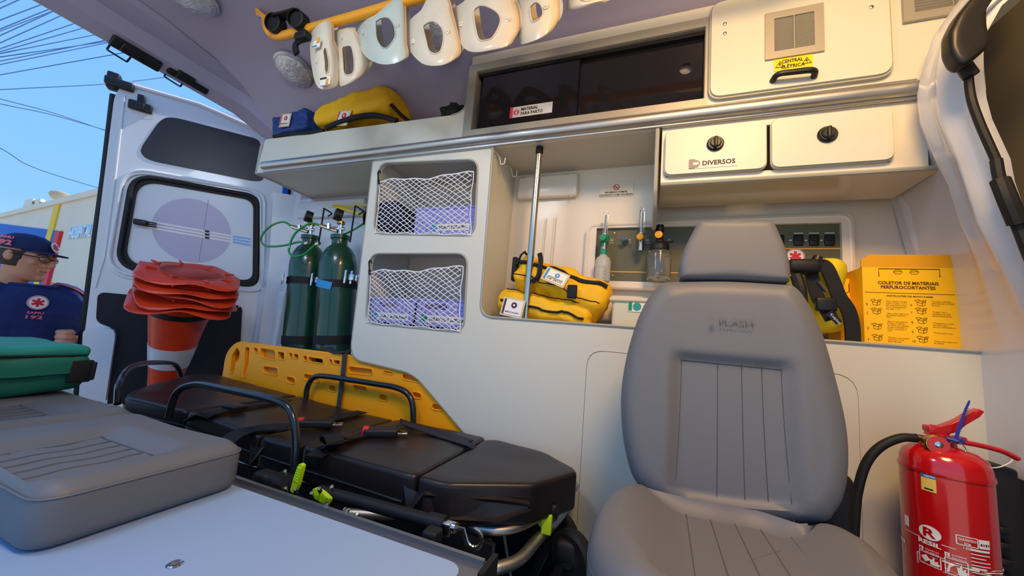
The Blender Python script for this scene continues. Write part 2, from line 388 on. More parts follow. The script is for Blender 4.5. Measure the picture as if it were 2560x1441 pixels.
# white rear corner pillar with its rubber seal
pil = MB(); top = at(722, 462, X=-2.1); bot = at(690, 870, X=-2.1)
pil.loft([[Vector((-2.12, 1.42, .72)), Vector((-2.05, 1.47, .72)), Vector((-2.0, 1.52, .72)), Vector((-2.1, 1.60, .72)), Vector((-2.2, 1.58, .72)), Vector((-2.2, 1.46, .72))],
          [Vector((-2.12, 1.47, .3)), Vector((-2.05, 1.51, .3)), Vector((-2.0, 1.54, .3)), Vector((-2.1, 1.64, .3)), Vector((-2.2, 1.62, .3)), Vector((-2.2, 1.5, .3))],
          [Vector((-2.12, 1.52, -.85)), Vector((-2.05, 1.55, -.85)), Vector((-2.0, 1.58, -.85)), Vector((-2.1, 1.68, -.85)), Vector((-2.2, 1.66, -.85)), Vector((-2.2, 1.54, -.85))]])
struct('trim_2', pil, M_van)
struct('trim_3', MB().tube([at(724, 455, X=-2.12), at(718, 560, X=-2.12), at(709, 690, X=-2.12), at(697, 800, X=-2.12), at(688, 870, X=-2.12), at(675, 960, X=-2.12)], .010, 8), M_rubber)
q = [at(709, 462, X=-2.11), at(721, 464, X=-2.11), at(712, 645, X=-2.11), at(700, 645, X=-2.11)]
struct('outside_strip', MB().loft([q, [p + Vector((-.01, 0, 0)) for p in q]]), mat('blue outside strip', '1272D8', .35), smooth=0)  # added blue strip standing in for what shows outside past the door
# white metal panel details behind the oxygen cylinders
struct('trim_4', MB().rbox((-1.72, 1.485, .62), (.5, .03, .10), .012).rbox((-1.93, 1.51, .25), (.10, .04, .9), .015), M_van)
# ---------------------------------------------------------------- partition at the right with its moulded ribs
A = [(2450, -60), (2400, 20), (2345, 90), (2308, 170), (2290, 235), (2298, 310), (2338, 413), (2372, 470), (2400, 560), (2425, 650), (2440, 760), (2452, 884)]
B = [(2560, -60), (2470, 20), (2425, 100), (2425, 190), (2432, 250), (2445, 300), (2490, 400), (2500, 455), (2535, 560), (2572, 650), (2620, 760), (2670, 884)]
rows = []
for i, (a, b) in enumerate(zip(A, B)):
    ya = 1.149; pa = at(*a, Y=ya); pb = at(*b, Y=.95); row = []
    back = Vector((pa.x + .03, 1.42, pa.z + .02)); row.append(back)
    for k in range(13):
        t = k / 12; p = pa.lerp(pb, t); bulge = (1 - .9 * max(0, i - 8) / 3) * .022 * math.sin(math.pi * t) + (1 - max(0, i - 8) / 3) * (.014 * math.exp(-((t - .30) / .07) ** 2) + .018 * math.exp(-((t - .72) / .09) ** 2))
        row.append(p + Vector((-bulge, -.01 * math.sin(math.pi * t), 0)))
    row.append(pb + Vector((.02, .06, 0))); rows.append(row)
lastA = rows[-1]; rows.append([Vector((p.x * 1.0, p.y, -.2)) for p in lastA]); rows.append([Vector((p.x, p.y, -.85)) for p in lastA])
struct('wall_front', MB().loft(rows, closed=False, caps=False).loft([[p + Vector((.02, 0, 0)) for p in r] for r in rows], closed=False, caps=False), M_van, smooth=60)
# inner end of the counter bay: ribbed moulding behind the sharps boxes
mb = MB(); A2 = [(2226, 488), (2240, 540), (2262, 620), (2285, 700), (2300, 800)]; 
A3 = [at(x, y, Y=1.395) for x, y in A2]; A4 = [at(x + 95 + 26 * i, y - 30 + 12 * i, Y=1.24) for i, (x, y) in enumerate(A2)]
rows = []
for a, b in zip(A3, A4):
    row = []
    for k in range(11):
        t = k / 10; row.append(a.lerp(b, t) + Vector((-.012 * math.exp(-((t - .3) / .12) ** 2) - .01 * math.exp(-((t - .75) / .12) ** 2), 0, 0)))
    rows.append(row)
mb.loft(rows, closed=False, caps=False); struct('trim_5', mb, M_van, smooth=60)
# cab side behind the opening: olive trim and rubber bead with its cable sleeve
struct('trim_6', MB().box((.86, .1, -.85), (.90, 1.4, 1.2)).rbox((.85, .85, .2), (.05, .5, .5), .02), M_olivecab)
bead = [at(x, y, Y=.93) for x, y in [(2418, 130), (2425, 230), (2446, 300), (2490, 400), (2500, 450), (2530, 530), (2562, 610), (2600, 720), (2620, 900)]]
mb = MB(); mb.tube(spl(bead[:4], 5), .007, 8).tube(spl(bead[3:], 5), .0085, 8)
c = thing('cable_sleeve', 'black corrugated cable sleeve running down the edge of the right doorway', 'cable', bead[0]); mb.build('sleeve', M_rubber, c)
MB().tube(spl([at(2500, 450, Y=.925), at(2520, 500, Y=.92), at(2545, 560, Y=.925)], 4), .013, 10).build('joint_boot', M_rubber, c)
MB().tube([at(2403, 155, Y=.925), at(2428, 190, Y=.925)], .012, 10).build('joint_boot', M_rubber, c)
o_ = P2([(2450, -30), (2400, 30), (2378, 75), (2380, 120), (2398, 152), (2420, 160), (2470, 120), (2482, 100), (2475, 60), (2470, 15), (2500, -30)], .88)
t = MB(); t.pillow(dens(rp(o_, .01), .01), XZ(.88), .035, .010, nin=3); tag(t.build('door_pad', M_black), 'black plastic cover pad at the top corner of the right doorway', 'cover')
# ================================================================== CABINETRY
# tower + base front: one sheet with two net openings and the long counter bay
f = lambda px, py: (lambda a: (a.x, a.z))(at(px, py, Y=D))
outer = [(-1.135, .695), (-1.105, -.145), (-.80, -.168), (-.46, -.42), (-.24, -.60), (-.21, -.85), (.705, -.85), (.705, .056), (-.555, .056), (-.572, .695)]
outer = rp(outer, [0, .06, .05, .03, 0, 0, 0, 0, .045, 0])
h1 = rp([f(949, 408), f(1196, 398), f(1187, 590), f(934, 585)], .045); h2 = rp([f(926, 634), f(1170, 634), f(1160, 831), f(914, 808)], .045)
dx0, dx1, dz0, dz1 = -.18, .475, -.62, -.022
h3 = rp(rect(dx0, dz0, dx1, dz1), .05)
cab = thing('storage_cabinet', 'tall white side cabinet with two netted openings and a long low counter', 'cabinet', (0, 1.3, ZF))
MB().plate(outer, [h1, h2, h3], XZ(D), .018).build('front_panel', M_white, cab, smooth=30)
ins = lambda L, k: [(x + (k if x < sum(p[0] for p in L) / len(L) else -k), z + (k if z < sum(p[1] for p in L) / len(L) else -k)) for x, z in L]
dr = MB().plate(rp(rect(dx0 + .0015, dz0 + .0015, dx1 - .0015, dz1 - .0015), .05), [], XZ(D - .002), .018).build('door', M_white, cab, smooth=30)
MB().plate(rp(rect(dx0 - .003, dz0 - .003, dx1 + .003, dz1 + .003), .05), [], XZ(D + .019), .004).build('door_gasket', M_trim, cab, smooth=0)
for nm, hh in (('opening_trim', h1), ('opening_trim', h2)): MB().tube([Vector((x, D - .001, z)) for x, z in hh], .0035, 6, closed=True).build(nm, M_trim, cab)
edge = [(-.555, .056), (-.572, .695)]
MB().tube([Vector((x, D - .001, z)) for x, z in rp([(.705, .056), (-.555, .056), (-.571, .69), (-.571, .7)], [0, .045, 0, 0], 6)[0:-1]], .0045, 6).build('edge_trim', M_trim, cab)
MB().tube([Vector((x, D + .003, z)) for x, z in [(-1.133, .69)] + rp([(-1.135, .695), (-1.105, -.145), (-.80, -.168), (-.46, -.42), (-.33, -.85)], [0, .06, .05, .03, 0])[1:]], .0045, 6).build('edge_trim', M_trim, cab)
MB().box((-.556, D + .018, .02), (.70, 1.41, .045)).build('worktop', M_white, cab, smooth=0)
mb = MB(); mb.add([(-.573, D + .018, .03), (-.573, 1.40, .03), (-.573, 1.40, .69), (-.573, D + .018, .69), (-.588, D + .018, .03), (-.588, 1.40, .03), (-.588, 1.40, .69), (-.588, D + .018, .69)], [(0, 1, 2, 3), (4, 7, 6, 5), (0, 3, 7, 4), (1, 5, 6, 2), (0, 4, 5, 1), (3, 2, 6, 7)])
mb.build('side_panel', M_white, cab, smooth=0)
MB().box((-1.12, D + .018, -.13), (-1.105, 1.45, .69)).build('side_panel', M_white, cab, smooth=0)
zs1 = at(1060, 588, Y=D).z - .008; zs2 = at(1030, 819, Y=D).z - .012
for z in (zs1, zs2 - .004): MB().box((-1.10, D + .019, z - .015), (-.59, 1.44, z)).build('shelf', M_white, cab, smooth=0)
MB().box((-1.10, 1.44, -.14), (-.59, 1.455, .69)).build('back_panel', M_panel, cab, smooth=0); MB().box((-1.12, 1.46, -.84), (-.15, 1.475, -.15)).build('back_panel', M_rubber, cab, smooth=0)  # second panel is an added black sheet standing in for the cavity's shade
# nets with hooks
def net(C4, sag, nu=14):
    TL, TR, BR, BL = [Vector((p[0], 0, p[1])) for p in C4]
    x0, x1, z0 = BL.x, BR.x, BL.z
    n = thing('cargo_net', '', 'net', ((x0 + x1) / 2, D, z0)); mb = MB()
    def W(u, v):
        u_ = min(max(u, 0), 1); uu = .02 + .95 * u_ + .03 * math.sin(v * 3.1) * (.5 - u_); vv = .01 + v * (.80 - .09 * (1 - u_) + .02 * math.sin(u_ * 9))
        P = BL.lerp(BR, uu).lerp(TL.lerp(TR, uu), vv)
        return P + Vector((.002 * math.sin(v * 17 + u_ * 31), D - .004 - sag * math.sin(math.pi * min(1, max(0, v))) * math.sin(math.pi * u_) ** .5, .003 * math.sin(u_ * 23 + v * 11)))
    step = 1 / nu * 1.0; asp = 1.7
    for s_ in (1, -1):
        for k in range(-nu * 2, nu * 3):
            pts = []
            for i in range(25):
                v = i / 24; u = k * step + s_ * v * .80
                if -.001 <= u <= 1.001: pts.append(W(u, v))
            if len(pts) > 1: mb.tube(pts, .0016, 4, cap=False)
    mb.tube([W(i / 20, 1) for i in range(21)], .0028, 5).tube([W(i / 20, 0) for i in range(21)], .002, 5).tube([W(0, i / 10) for i in range(11)], .002, 5).tube([W(1, i / 10) for i in range(11)], .002, 5)
    mb.build('netting', M_net, n)
    a = W(0, 1); MB().tube(fil([a, a + Vector((-.012, 0, .045)), a + Vector((-.002, -.004, .055)), a + Vector((.006, -.004, .04))], .006), .003, 6).build('hook', M_black, n)
    MB().tube([a + Vector((-.003, 0, .012)), a + Vector((.004, 0, -.008))], .006, 6).build('hook_clip', M_black, n)
    return n
H1 = [f(949, 408), f(1196, 398), f(1187, 590), f(934, 585)]; H2 = [f(926, 634), f(1170, 634), f(1160, 831), f(914, 808)]
tag(net(H1, .012), 'white cord net across the upper opening of the tall cabinet'); tag(net(H2, .025), 'white cord net across the lower opening of the tall cabinet')
# crates, blue bag in the cabinet
def crate(px0, py0, px1, py1, Y, dep, label, txt, icon, group, hole=None):
    a = at(px0, py0, Y=Y); b = at(px1, py1, Y=Y); x0, x1, z0, z1 = a.x, b.x, b.z, a.z
    t = thing('storage_crate', label, 'crate', ((x0 + x1) / 2, Y + dep / 2, z0), group); fr = XZ(Y)
    holes = []; nx, nz = 13, 6
    for i in range(nx):
        for j in range(nz):
            cx = x0 + (x1 - x0) * (i + .7) / (nx + .4); cz = z0 + (z1 - z0) * (.1 + .8 * j / nz)
            if hole and hole[0] - .06 < (cx - x0) / (x1 - x0) < hole[1] + .06 and (cz - z0) / (z1 - z0) > .52: continue
            holes.append(rect(cx - .0022, cz - .003, cx + .0022, cz + .003))
    if hole: holes.append(rp(rect(x0 + (x1 - x0) * hole[0], z0 + (z1 - z0) * .66, x0 + (x1 - x0) * hole[1], z0 + (z1 - z0) * .86), .008, 3))
    mb = MB().plate(rect(x0, z0, x1, z1), holes, fr, .003); mb.plate(rect(x0, z0, x1, z1), [], XZ(Y + dep), .003)
    mb.box((x0, Y, z0), (x0 + .003, Y + dep, z1)).box((x1 - .003, Y, z0), (x1, Y + dep, z1)).box((x0, Y, z0), (x1, Y + dep, z0 + .003))
    mb.build('crate_body', M_crate, t, smooth=0)
    MB().tube([Vector(p) for p in ((x0, Y - .002, z1), (x1, Y - .002, z1), (x1, Y + dep, z1), (x0, Y + dep, z1))], .005, 6, closed=True).build('rim', M_crate, t)
    if txt:
        cz = z0 + (z1 - z0) * .30; lx0 = x0 + (x1 - x0) * txt[1]; lx1 = x0 + (x1 - x0) * txt[2]; h = .026
        lb = decal(fr, lx0, cz - h / 2, lx1, cz + h / 2, M_paper, t, 'paper_label'); decal(fr, lx0 - .018, cz - h / 2, lx0, cz + h / 2, icon, lb, 'icon_panel', .0004); disc(fr, (lx0 + .0, cz), h * .42, icon, lb, 'icon', .0014)
        text(txt[0], sub(fr, lx0 + .016, cz - .007), lx1 - lx0 - .022, .013, M_ink, lb, lift=.0016, bold=.02)
    return t
crate(920, 745, 1037, 815, D + .03, .24, 'lavender crate labelled VIAS AÉREAS in the lower netted opening', ('VIAS AÉREAS', .22, .86), M_inkblue, 'lavender crates in the cabinet', (.25, .62))
crate(1040, 748, 1168, 826, D + .03, .24, 'lavender crate labelled CURATIVO E SUTURA in the lower netted opening', ('CURATIVO E SUTURA', .22, .96), M_inkgreen, 'lavender crates in the cabinet', (.2, .6))
crate(1040, 524, 1200, 588, D + .04, .24, 'lavender crate labelled SOROTERAPIA in the upper netted opening', ('SOROTERAPIA', .34, .84), M_inkblue, 'lavender crates in the cabinet')
def lump(amp, sc, seed=0): return lambda p: p + Vector((noise.noise(p * sc + Vector((seed, 0, 0))), noise.noise(p * sc + Vector((seed, 5, 0))), noise.noise(p * sc + Vector((seed, 9, 0))))) * amp
t = thing('pouch', 'navy blue pouch slumped behind the net beside the upper crate', 'bag', at(990, 586, Y=D + .1))
c = at(985, 552, Y=D + .1); MB().rbox(c, (.17, .14, .105), .03, 4, 8, fn=lump(.03, 9, 2)).build('pouch_body', M_navy, t); MB().strip([c + Vector((-.09, -.06, .03)), c + Vector((-.10, -.07, .0)), c + Vector((-.09, -.07, -.04))], (0, 1, 0), .02).build('strap', M_web, t)
MB().rbox(c + Vector((-.04, -.055, .03)), (.03, .02, .07), .006).build('side_tape', M_inkblue, t)
# ---- open shelf over the cylinders, then the closed overhead cupboard: one fascia
oh = thing('overhead_cupboard', 'long white overhead cupboard with smoked sliding doors and an open rear shelf', 'cabinet', (-.6, 1.3, .69))
fo = [(-1.855, .700), (.618, .700), (.60, 1.0), (.70, 1.13), (.7, 1.16), (.3, 1.155), (-.10, 1.105), (-.71, 1.098), (-.695, .98), (-.70, .81), (-1.84, .866)]
fo = [(-1.865, .690), (.612, .690), (.612, 1.085), (-.700, 1.085), (-.697, .842), (-1.845, .868)]
fo = rp(fo, [.01, 0, 0, 0, .07, .01])
win = [f(1205, 178), f(1763, 62), f(1757, 252), f(1197, 322)]
wi = [(min(win[0][0], win[3][0]), max(win[0][1], win[1][1])), (max(win[1][0], win[2][0]), max(win[0][1], win[1][1]))]
wx0, wx1 = -.672, .128; wz0, wz1 = f(1200, 323)[1], f(1205, 178)[1]
MB().plate(fo, [rect(wx0, wz0, wx1, wz1)], XZ(D), .018).build('fascia', M_white, oh, smooth=30)
MB().tube([Vector((x, D - .001, z)) for x, z in rp([(-.70, 1.08), (-.697, .842), (-1.845, .868)], [0, .07, 0], 6)[1:-1]], .003, 6).build('edge_trim', M_trim, oh)
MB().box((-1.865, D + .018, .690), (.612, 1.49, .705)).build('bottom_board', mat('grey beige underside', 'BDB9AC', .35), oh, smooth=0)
MB().rbox((-1.868, D + .168, .765), (.022, .34, .16), .008).build('end_cap', M_trim, oh)
MB().box((-.70, D + .018, .706), (-.685, 1.36, 1.08)).build('side_panel', M_white, oh, smooth=0)
MB().box((.14, D + .018, .706), (.15, 1.36, 1.08)).build('side_panel', M_white, oh, smooth=0)
MB().box((-.685, 1.36, .706), (.14, 1.37, .98)).build('back_panel', M_black, oh, smooth=0)
mb = MB().plate(rect(wx0 - .035, wz0 - .028, wx1 + .006, wz1 + .032), [rect(wx0, wz0, wx1, wz1)], XZ(D - .004), .006); mb.plate(rect(wx0 - .003, wz0 - .003, wx1 + .003, wz1 + .003), [rect(wx0 + .001, wz0 + .001, wx1 - .001, wz1 - .001)], XZ(D), .05)
mb.build('door_frame', M_alupaint, oh, smooth=0)
MB().box((wx0, D + .012, wz1 - .014), (wx1, D + .04, wz1)).build('top_track', M_black, oh, smooth=0)
hole_ = [(wx1 - .052 + .02 * math.cos(i * math.pi / 10), wz0 + .135 + .02 * math.sin(i * math.pi / 10)) for i in range(20)]
hole2 = [(wx0 + .075 + .016 * math.cos(i * math.pi / 10), wz0 + .145 + .016 * math.sin(i * math.pi / 10)) for i in range(20)]
ga = MB().plate(rect(wx0 + .022, wz0 + .001, -.27, wz1 - .012), [hole2], XZ(D + .016), .004).build('sliding_door', mat('smoked acrylic pane', '1A181E', .07, coat=.4, alpha=.86), oh, smooth=0)
gb = MB().plate(rect(-.335, wz0 + .001, wx1 - .002, wz1 - .012), [hole_], XZ(D + .028), .004).build('sliding_door', mat('smoked acrylic pane', ''), oh, smooth=0)
fr = XZ(D + .016); sx, sz = f(1270, 290); sx2, sz2 = f(1379, 251)
st = decal(fr, sx, sz, sx2, sz2 + .006, M_paper, ga, 'door_label'); hh = sz2 - sz + .006
decal(fr, sx, sz, sx + .012, sz2 + .006, mat('pink label ink', 'F04868', .5), st, 'label_edge', .001); disc(fr, (sx + .026, (sz + sz2) / 2 + .002), .011, mat('pink label ink', ''), st, 'icon', .001); disc(fr, (sx + .026, (sz + sz2) / 2 - .001), .0045, M_paper, st, 'icon', .0018); disc(fr, (sx + .027, (sz + sz2) / 2 + .008), .0026, M_paper, st, 'icon', .0018)
text('MATERIAL', sub(fr, sx + .044, sz + hh * .55), .066, hh * .30, M_ink, st, lift=.0012, bold=.03); text('PARA PARTO', sub(fr, sx + .044, sz + hh * .14), .084, hh * .30, M_ink, st, lift=.0012, bold=.03)
# folded cloths inside the smoked cupboard
for i, (px, py, sxx, szz, c_) in enumerate([(1690, 215, .30, .055, '8A8488'), (1700, 175, .26, .05, '8E8890'), (1690, 130, .22, .04, '77727E'), (1700, 102, .2, .035, '96929A')]):
    p = at(px, py, Y=D + .13); tag(MB().rbox(p, (sxx, .16, szz), szz * .45, 4, 8, fn=lump(.02, 12, i)).build('folded_linen', mat('linen %d' % i, c_, .9)), ['grey folded linen at the bottom of the stack behind the smoked right door', 'grey folded linen second from the bottom behind the smoked right door', 'grey folded linen second from the top behind the smoked right door', 'pale folded linen on top of the stack behind the smoked right door'][i], 'linen', 'linen seen through the smoked doors')
p = at(1330, 275, Y=D + .12); tag(MB().rbox(p, (.30, .14, .07), .03, 4, 8, fn=lump(.03, 9, 8)).build('wrapped_kit', mat('linen 9', '6E6A6C', .7)), 'dull wrapped kit behind the smoked left door under its label', 'kit')
# electrical hatch with vent, handle and warning label
ex0, ex1 = .142, f(2222, 198)[0]; ez0 = f(1771, 252)[1]; ez1 = 1.075
def vent(x0, x1, z0, z1, Y, parent, n, split=True):
    fr = XZ(Y); b = .022; v = MB().plate(rect(x0, z0, x1, z1), [rect(x0 + b, z0 + b, x1 - b, z1 - b)], fr, .008).build('vent_frame', M_alupaint, parent, smooth=0)
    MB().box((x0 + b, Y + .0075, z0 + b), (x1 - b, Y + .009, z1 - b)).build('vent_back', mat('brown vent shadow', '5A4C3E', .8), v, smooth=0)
    for i in range(n):
        z = z0 + b + (z1 - z0 - 2 * b) * (i + .5) / n
        M = Matrix.Translation((0, Y + .004, z)) @ Matrix.Rotation(math.radians(-35), 4, 'X'); MB().box((x0 + b, -.003, -.0009), (x1 - b, .003, .0009), M).build('slat', M_alupaint, v, smooth=0)
    if split: MB().box(((x0 + x1) / 2 - .001, Y - .001, z0 + b), ((x0 + x1) / 2 + .001, Y + .004, z1 - b)).build('mullion', M_alupaint, v, smooth=0)
    return v
hatch = thing('electrical_hatch', 'large cream hatch with grey vent, black handle and yellow CENTRAL ELÉTRICA label', 'hatch', ((ex0 + ex1) / 2, D, ez0))
ho = rp(rect(ex0, ez0, ex1, ez1), .03)
MB().plate(ho, [], XZ(D - .018), .0175).build('hatch_panel', M_white, hatch, smooth=30); MB().plate(rp(rect(ex0 - .005, ez0 - .006, ex1 + .005, ez1 + .004), .033), [], XZ(D - .012), .0115).build('hatch_edge', M_trim, hatch, smooth=30)
fh = lambda px, py: (lambda a: (a.x, a.z))(at(px, py, Y=D - .018))
a, b = fh(1912, 150), fh(2060, 15); a2 = fh(2060, 130)
vent(a[0], a2[0], (a[1] + a2[1]) / 2 - .002, fh(1915, 38)[1], D - .024, hatch, 13)
for p in ((1812, 60), (1812, 84), (2178, 18)):
    q = at(*p, Y=D - .0185); MB().lathe([(.0055, 0), (.005, .002), (.002, .0035), (0, .0036)], q, (0, -1, 0), 12).build('screw', M_steel, hatch)
a, b = at(1931, 203, Y=D - .0185), at(2035, 192, Y=D - .0185)
MB().tube(fil([a, a + Vector((.004, -.024, .004)), b + Vector((-.004, -.024, .004)), b], .018, 6), .0078, 10).build('handle', M_black, hatch)
fr, W_, H_ = quadframe([(1935, 148), (2032, 138), (1935, 180)], Y=D - .0185); fr = frame(fr[0], (1, 0, 0), (0, 0, 1)); H_ = fh(1935, 148)[1] - fh(1935, 178)[1]; W_ = fh(2032, 140)[0] - fh(1935, 148)[0]
wl = decal(fr, 0, 0, W_, H_, mat('yellow label', 'F2CF10', .5), hatch, 'warning_label')
for cx in (.014, W_ - .014):
    tri = lambda r: [(cx - r, H_ / 2 - r * .75), (cx + r, H_ / 2 - r * .75), (cx, H_ / 2 + r)]
    MB().plate(tri(.0115), [tri(.0088)[::-1]], fr, .0004, d0=-.0014).build('warning_triangle', M_ink, wl, smooth=0); MB().plate([(cx - .002, H_ / 2 + .005), (cx + .002, H_ / 2 + .005), (cx, H_ / 2 + .001), (cx + .003, H_ / 2 + .001), (cx - .001, H_ / 2 - .006), (cx, H_ / 2 - .001), (cx - .003, H_ / 2 - .001)], [], fr, .0004, d0=-.0014).build('flash', M_ink, wl, smooth=0)
text('CENTRAL', sub(fr, W_ / 2 - .027, H_ * .56), .05, H_ * .30, M_ink, wl, lift=.0012, bold=.03); text('ELÉTRICA', sub(fr, W_ / 2 - .027, H_ * .13), .054, H_ * .36, M_ink, wl, lift=.0012, bold=.03)
# fascia right of the hatch, with the second vent
vt = thing('air_vent', 'grey louvred air vent on the cream panel above the black door pad', 'vent', (.68, D, .95))
MB().plate([(.612, .690), (.612, 1.17), (.74, 1.17), (.74, .690)], [], XZ(D), .018).build('trim', M_white, kind='structure').name = 'trim_7'
a = f(2255, 62)[0]; vent(a, a + .19, f(2255, 62)[1], f(2255, 62)[1] + .15, D - .010, vt, 13)
# grab rail along the cupboard bottom
rail = thing('grab_rail', 'long rounded aluminium rail along the bottom edge of the overhead cupboard', 'rail', (-.6, D, .7))
MB().tube([(-1.80, D - .016, .716), (.612, D - .016, .708)], .0185, 14).build('rail_bar', M_alu, rail); MB().rbox((-.594, D - .006, .7115), (2.412, .013, .054), .004).build('rail_flange', M_alu, rail)
# ---- drawer unit under the rail at the right
du = thing('drawer_cabinet', 'shallow cream cupboard with two flap doors under the right end of the rail', 'cabinet', (.3, 1.25, .50))
zt, zb = .668, .512; x0, xm, x1, x2 = .020, .291, .560, .625
MB().plate(rect(.012, .50, .63, .69), [rect(.026, zb + .012, .556, zt - .006)], XZ(D + .004), .012).build('face_panel', M_panel, du, smooth=0)
MB().box((.012, D + .0, .492), (.645, 1.33, .506)).build('ledge_board', mat('glossy cream ledge', 'CFC4A8', .18, coat=.6), du, smooth=0)
MB().box((.024, D + .02, .507), (.56, 1.34, .51)).build('inner_board', M_panel, du, smooth=0)
MB().tube([(.012, D - .001, .499), (.645, D - .001, .499)], .0065, 8).build('ledge_edge', M_trim, du)
sd = [(1.148, .69), (1.148, .480), (1.18, .44), (1.30, .405), (1.34, .42), (1.39, .45), (1.39, .69)]
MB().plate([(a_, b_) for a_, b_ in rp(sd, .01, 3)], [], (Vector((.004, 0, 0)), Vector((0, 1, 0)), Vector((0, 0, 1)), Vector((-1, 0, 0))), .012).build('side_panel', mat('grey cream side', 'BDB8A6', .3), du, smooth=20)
MB().tube([Vector((-.002, a_, b_)) for a_, b_ in rp(sd[0:5], .01, 3)], .0065, 8).build('side_trim', M_trim, du)
for i, (a, b, kp) in enumerate(((x0, xm - .004, (1788, 360)), (xm + .004, x1, (2068, 337)))):
    d = MB().plate(rp(rect(a + .003, zb + .012, b - .003, zt), .02), [], XZ(D - .014), .0175).build('flap_door', M_white, du, smooth=30); d['label'] = ['flap door with the DIVERSOS label', 'plain flap door'][i]
    MB().plate(rp(rect(a, zb + .009, b, zt + .003), .022), [], XZ(D - .009), .008).build('door_edge', M_trim, du, smooth=30)
    c = at(*kp, Y=D - .015); kn = MB().lathe([(.0225, 0), (.0225, .004), (.019, .008), (.015, .008), (.015, .006)], c, (0, -1, 0), 28).build('knob', M_black, d)
    MB().rbox(c + Vector((0, -.013, 0)), (.009, .014, .032), .003, M=None).lathe([(.0145, .006), (.0145, .010), (.012, .012), (0, .012)], c, (0, -1, 0), 20).build('knob_grip', M_black, d)
    if i == 0:
        fr = XZ(D - .0145); a_ = at(1722, 421, Y=D - .0145); s_ = decal(fr, a_.x + .012, a_.z - .003, a_.x + .125, a_.z + .027, mat('pale label', 'E6DCD6', .5), d, 'door_label')
        decal(fr, a_.x, a_.z - .002, a_.x + .016, a_.z + .027, M_inkgrey, d, 'icon_panel', .0012); disc(fr, (a_.x + .018, a_.z + .012), .0115, M_inkgrey, d, 'icon', .0018); decal(fr, a_.x + .011, a_.z + .0075, a_.x + .025, a_.z + .0155, M_paper, d, 'icon', .0026)
        text('DIVERSOS', sub(fr, a_.x + .036, a_.z + .005), .084, .0145, M_ink, d, lift=.0016, bold=.02)
# ---- gas and switch console
con = thing('gas_console', 'olive wall console with gas outlets, rocker switches and a round emblem in a cream frame', 'panel', (.17, 1.39, .2))
g = lambda px, py, Y=1.385: (lambda a: (a.x, a.z))(at(px, py, Y=Y))
cx0, cx1, cz1, cz0 = -.222, .548, .436, .232
outr = rp([(cx0 - .025, cz0 - .03), (cx1 + .022, cz0 - .03), (cx1 + .022, cz1 + .03), (cx0 - .025, cz1 + .02)], .03)
MB().plate(outr, [rect(cx0 + .015, cz0, cx1 - .008, cz1)], XZ(1.372), .027).build('console_frame', M_panel, con, smooth=30)
MB().tube([Vector((x, 1.374, z)) for x, z in rp([(cx0 - .017, cz0 - .022), (cx1 + .014, cz0 - .022), (cx1 + .014, cz1 + .022), (cx0 - .017, cz1 + .012)], .03)], .007, 8, closed=True).build('frame_bead', M_panel, con)
MB().plate(rect(cx0 + .012, cz0 - .002, cx1 - .005, cz1 + .002), [], XZ(1.385), .006).build('face_plate', M_olive, con, smooth=0)
fr = XZ(1.385)
decal(fr, cx0 + .016, g(1600, 681)[1] - .002, .30, g(1600, 681)[1] + .002, M_gold, con, 'gold_stripe', .0006); zz = g(2093, 622)[1]; decal(fr, .30, zz - .002, cx1 - .009, zz + .002, M_gold, con, 'gold_stripe', .0006)
for p in ((1536, 583), (1531, 689)): q = at(*p, Y=1.3848); MB().lathe([(.004, 0), (.003, .002), (0, .0025)], q, (0, -1, 0), 8).build('screw', M_steel, con)
for p, s_ in (((1526, 604), 'O2'), ((1569, 604), 'O2'), ((1615, 604), 'AR'), ((1668, 603), 'AR')):
    a = at(*p, Y=1.385); text(s_, (a, fr[1], fr[2], fr[3]), .011, .009, M_paper, con, lift=.0008); decal(fr, a.x - .004, a.z - .007, a.x + .014, a.z - .0055, M_paper, con, 'underline', .0008)
for i, px in enumerate((1948, 1996, 2035, 2074)):
    a = at(px, 601, Y=1.384); sw = MB().rbox(a, (.026, .012, .036), .004).build('rocker_switch', M_black, con); MB().rbox(a + Vector((0, -.007, .006)), (.019, .006, .018), .003, M=None).build('rocker', M_rubber, sw)
    if i: decal(fr, a.x - .012, a.z + .022, a.x + .013, a.z + .0245, M_paper, con, 'switch_caption', .0008); disc(fr, (a.x - .021, a.z), .004, M_paper, con, 'lamp_icon', .0008, 10, ry=.002)
disc(fr, g(1988, 641), .025, M_paper, con, 'emblem_disc', .0006, 28); star(fr, g(1988, 641), .016, M_inkred, con, lift=.0015)
rg = [(g(1988, 641)[0] + .023 * math.cos(i * math.pi / 14), g(1988, 641)[1] + .023 * math.sin(i * math.pi / 14)) for i in range(28)]; MB().tube([Vector((x, 1.3838, z)) for x, z in rg], .0009, 4, closed=True).build('emblem_ring', M_inkred, con)
# bench-height lower moulding under the console
struct('trim_8', MB().rbox((.17, 1.385, .13), (.72, .03, .10), .012), M_panel)
a = at(1498, 493, Y=1.398); ns = MB().plate(rect(a.x, a.z, a.x + .128, a.z + .052), [], XZ(1.397), .001).build('no_smoking_sign', mat('cream sticker', 'E8DCC4', .4), None, smooth=0); tag(ns, 'small cream no smoking sticker PROIBIDO FUMAR above the gas console', 'sign')
fr = XZ(1.397); cc = (a.x + .064, a.z + .036)
MB().tube([Vector((cc[0] + .0105 * math.cos(i * math.pi / 12), 1.3963, cc[1] + .0105 * math.sin(i * math.pi / 12))) for i in range(24)], .0014, 4, closed=True).tube([Vector((cc[0] - .007, 1.3963, cc[1] + .007)), Vector((cc[0] + .007, 1.3963, cc[1] - .007))], .0012, 4).build('prohibition_ring', M_inkred, ns); decal(fr, cc[0] - .007, cc[1] - .0035, cc[0] + .006, cc[1] - .0015, M_ink, ns, 'cigarette')
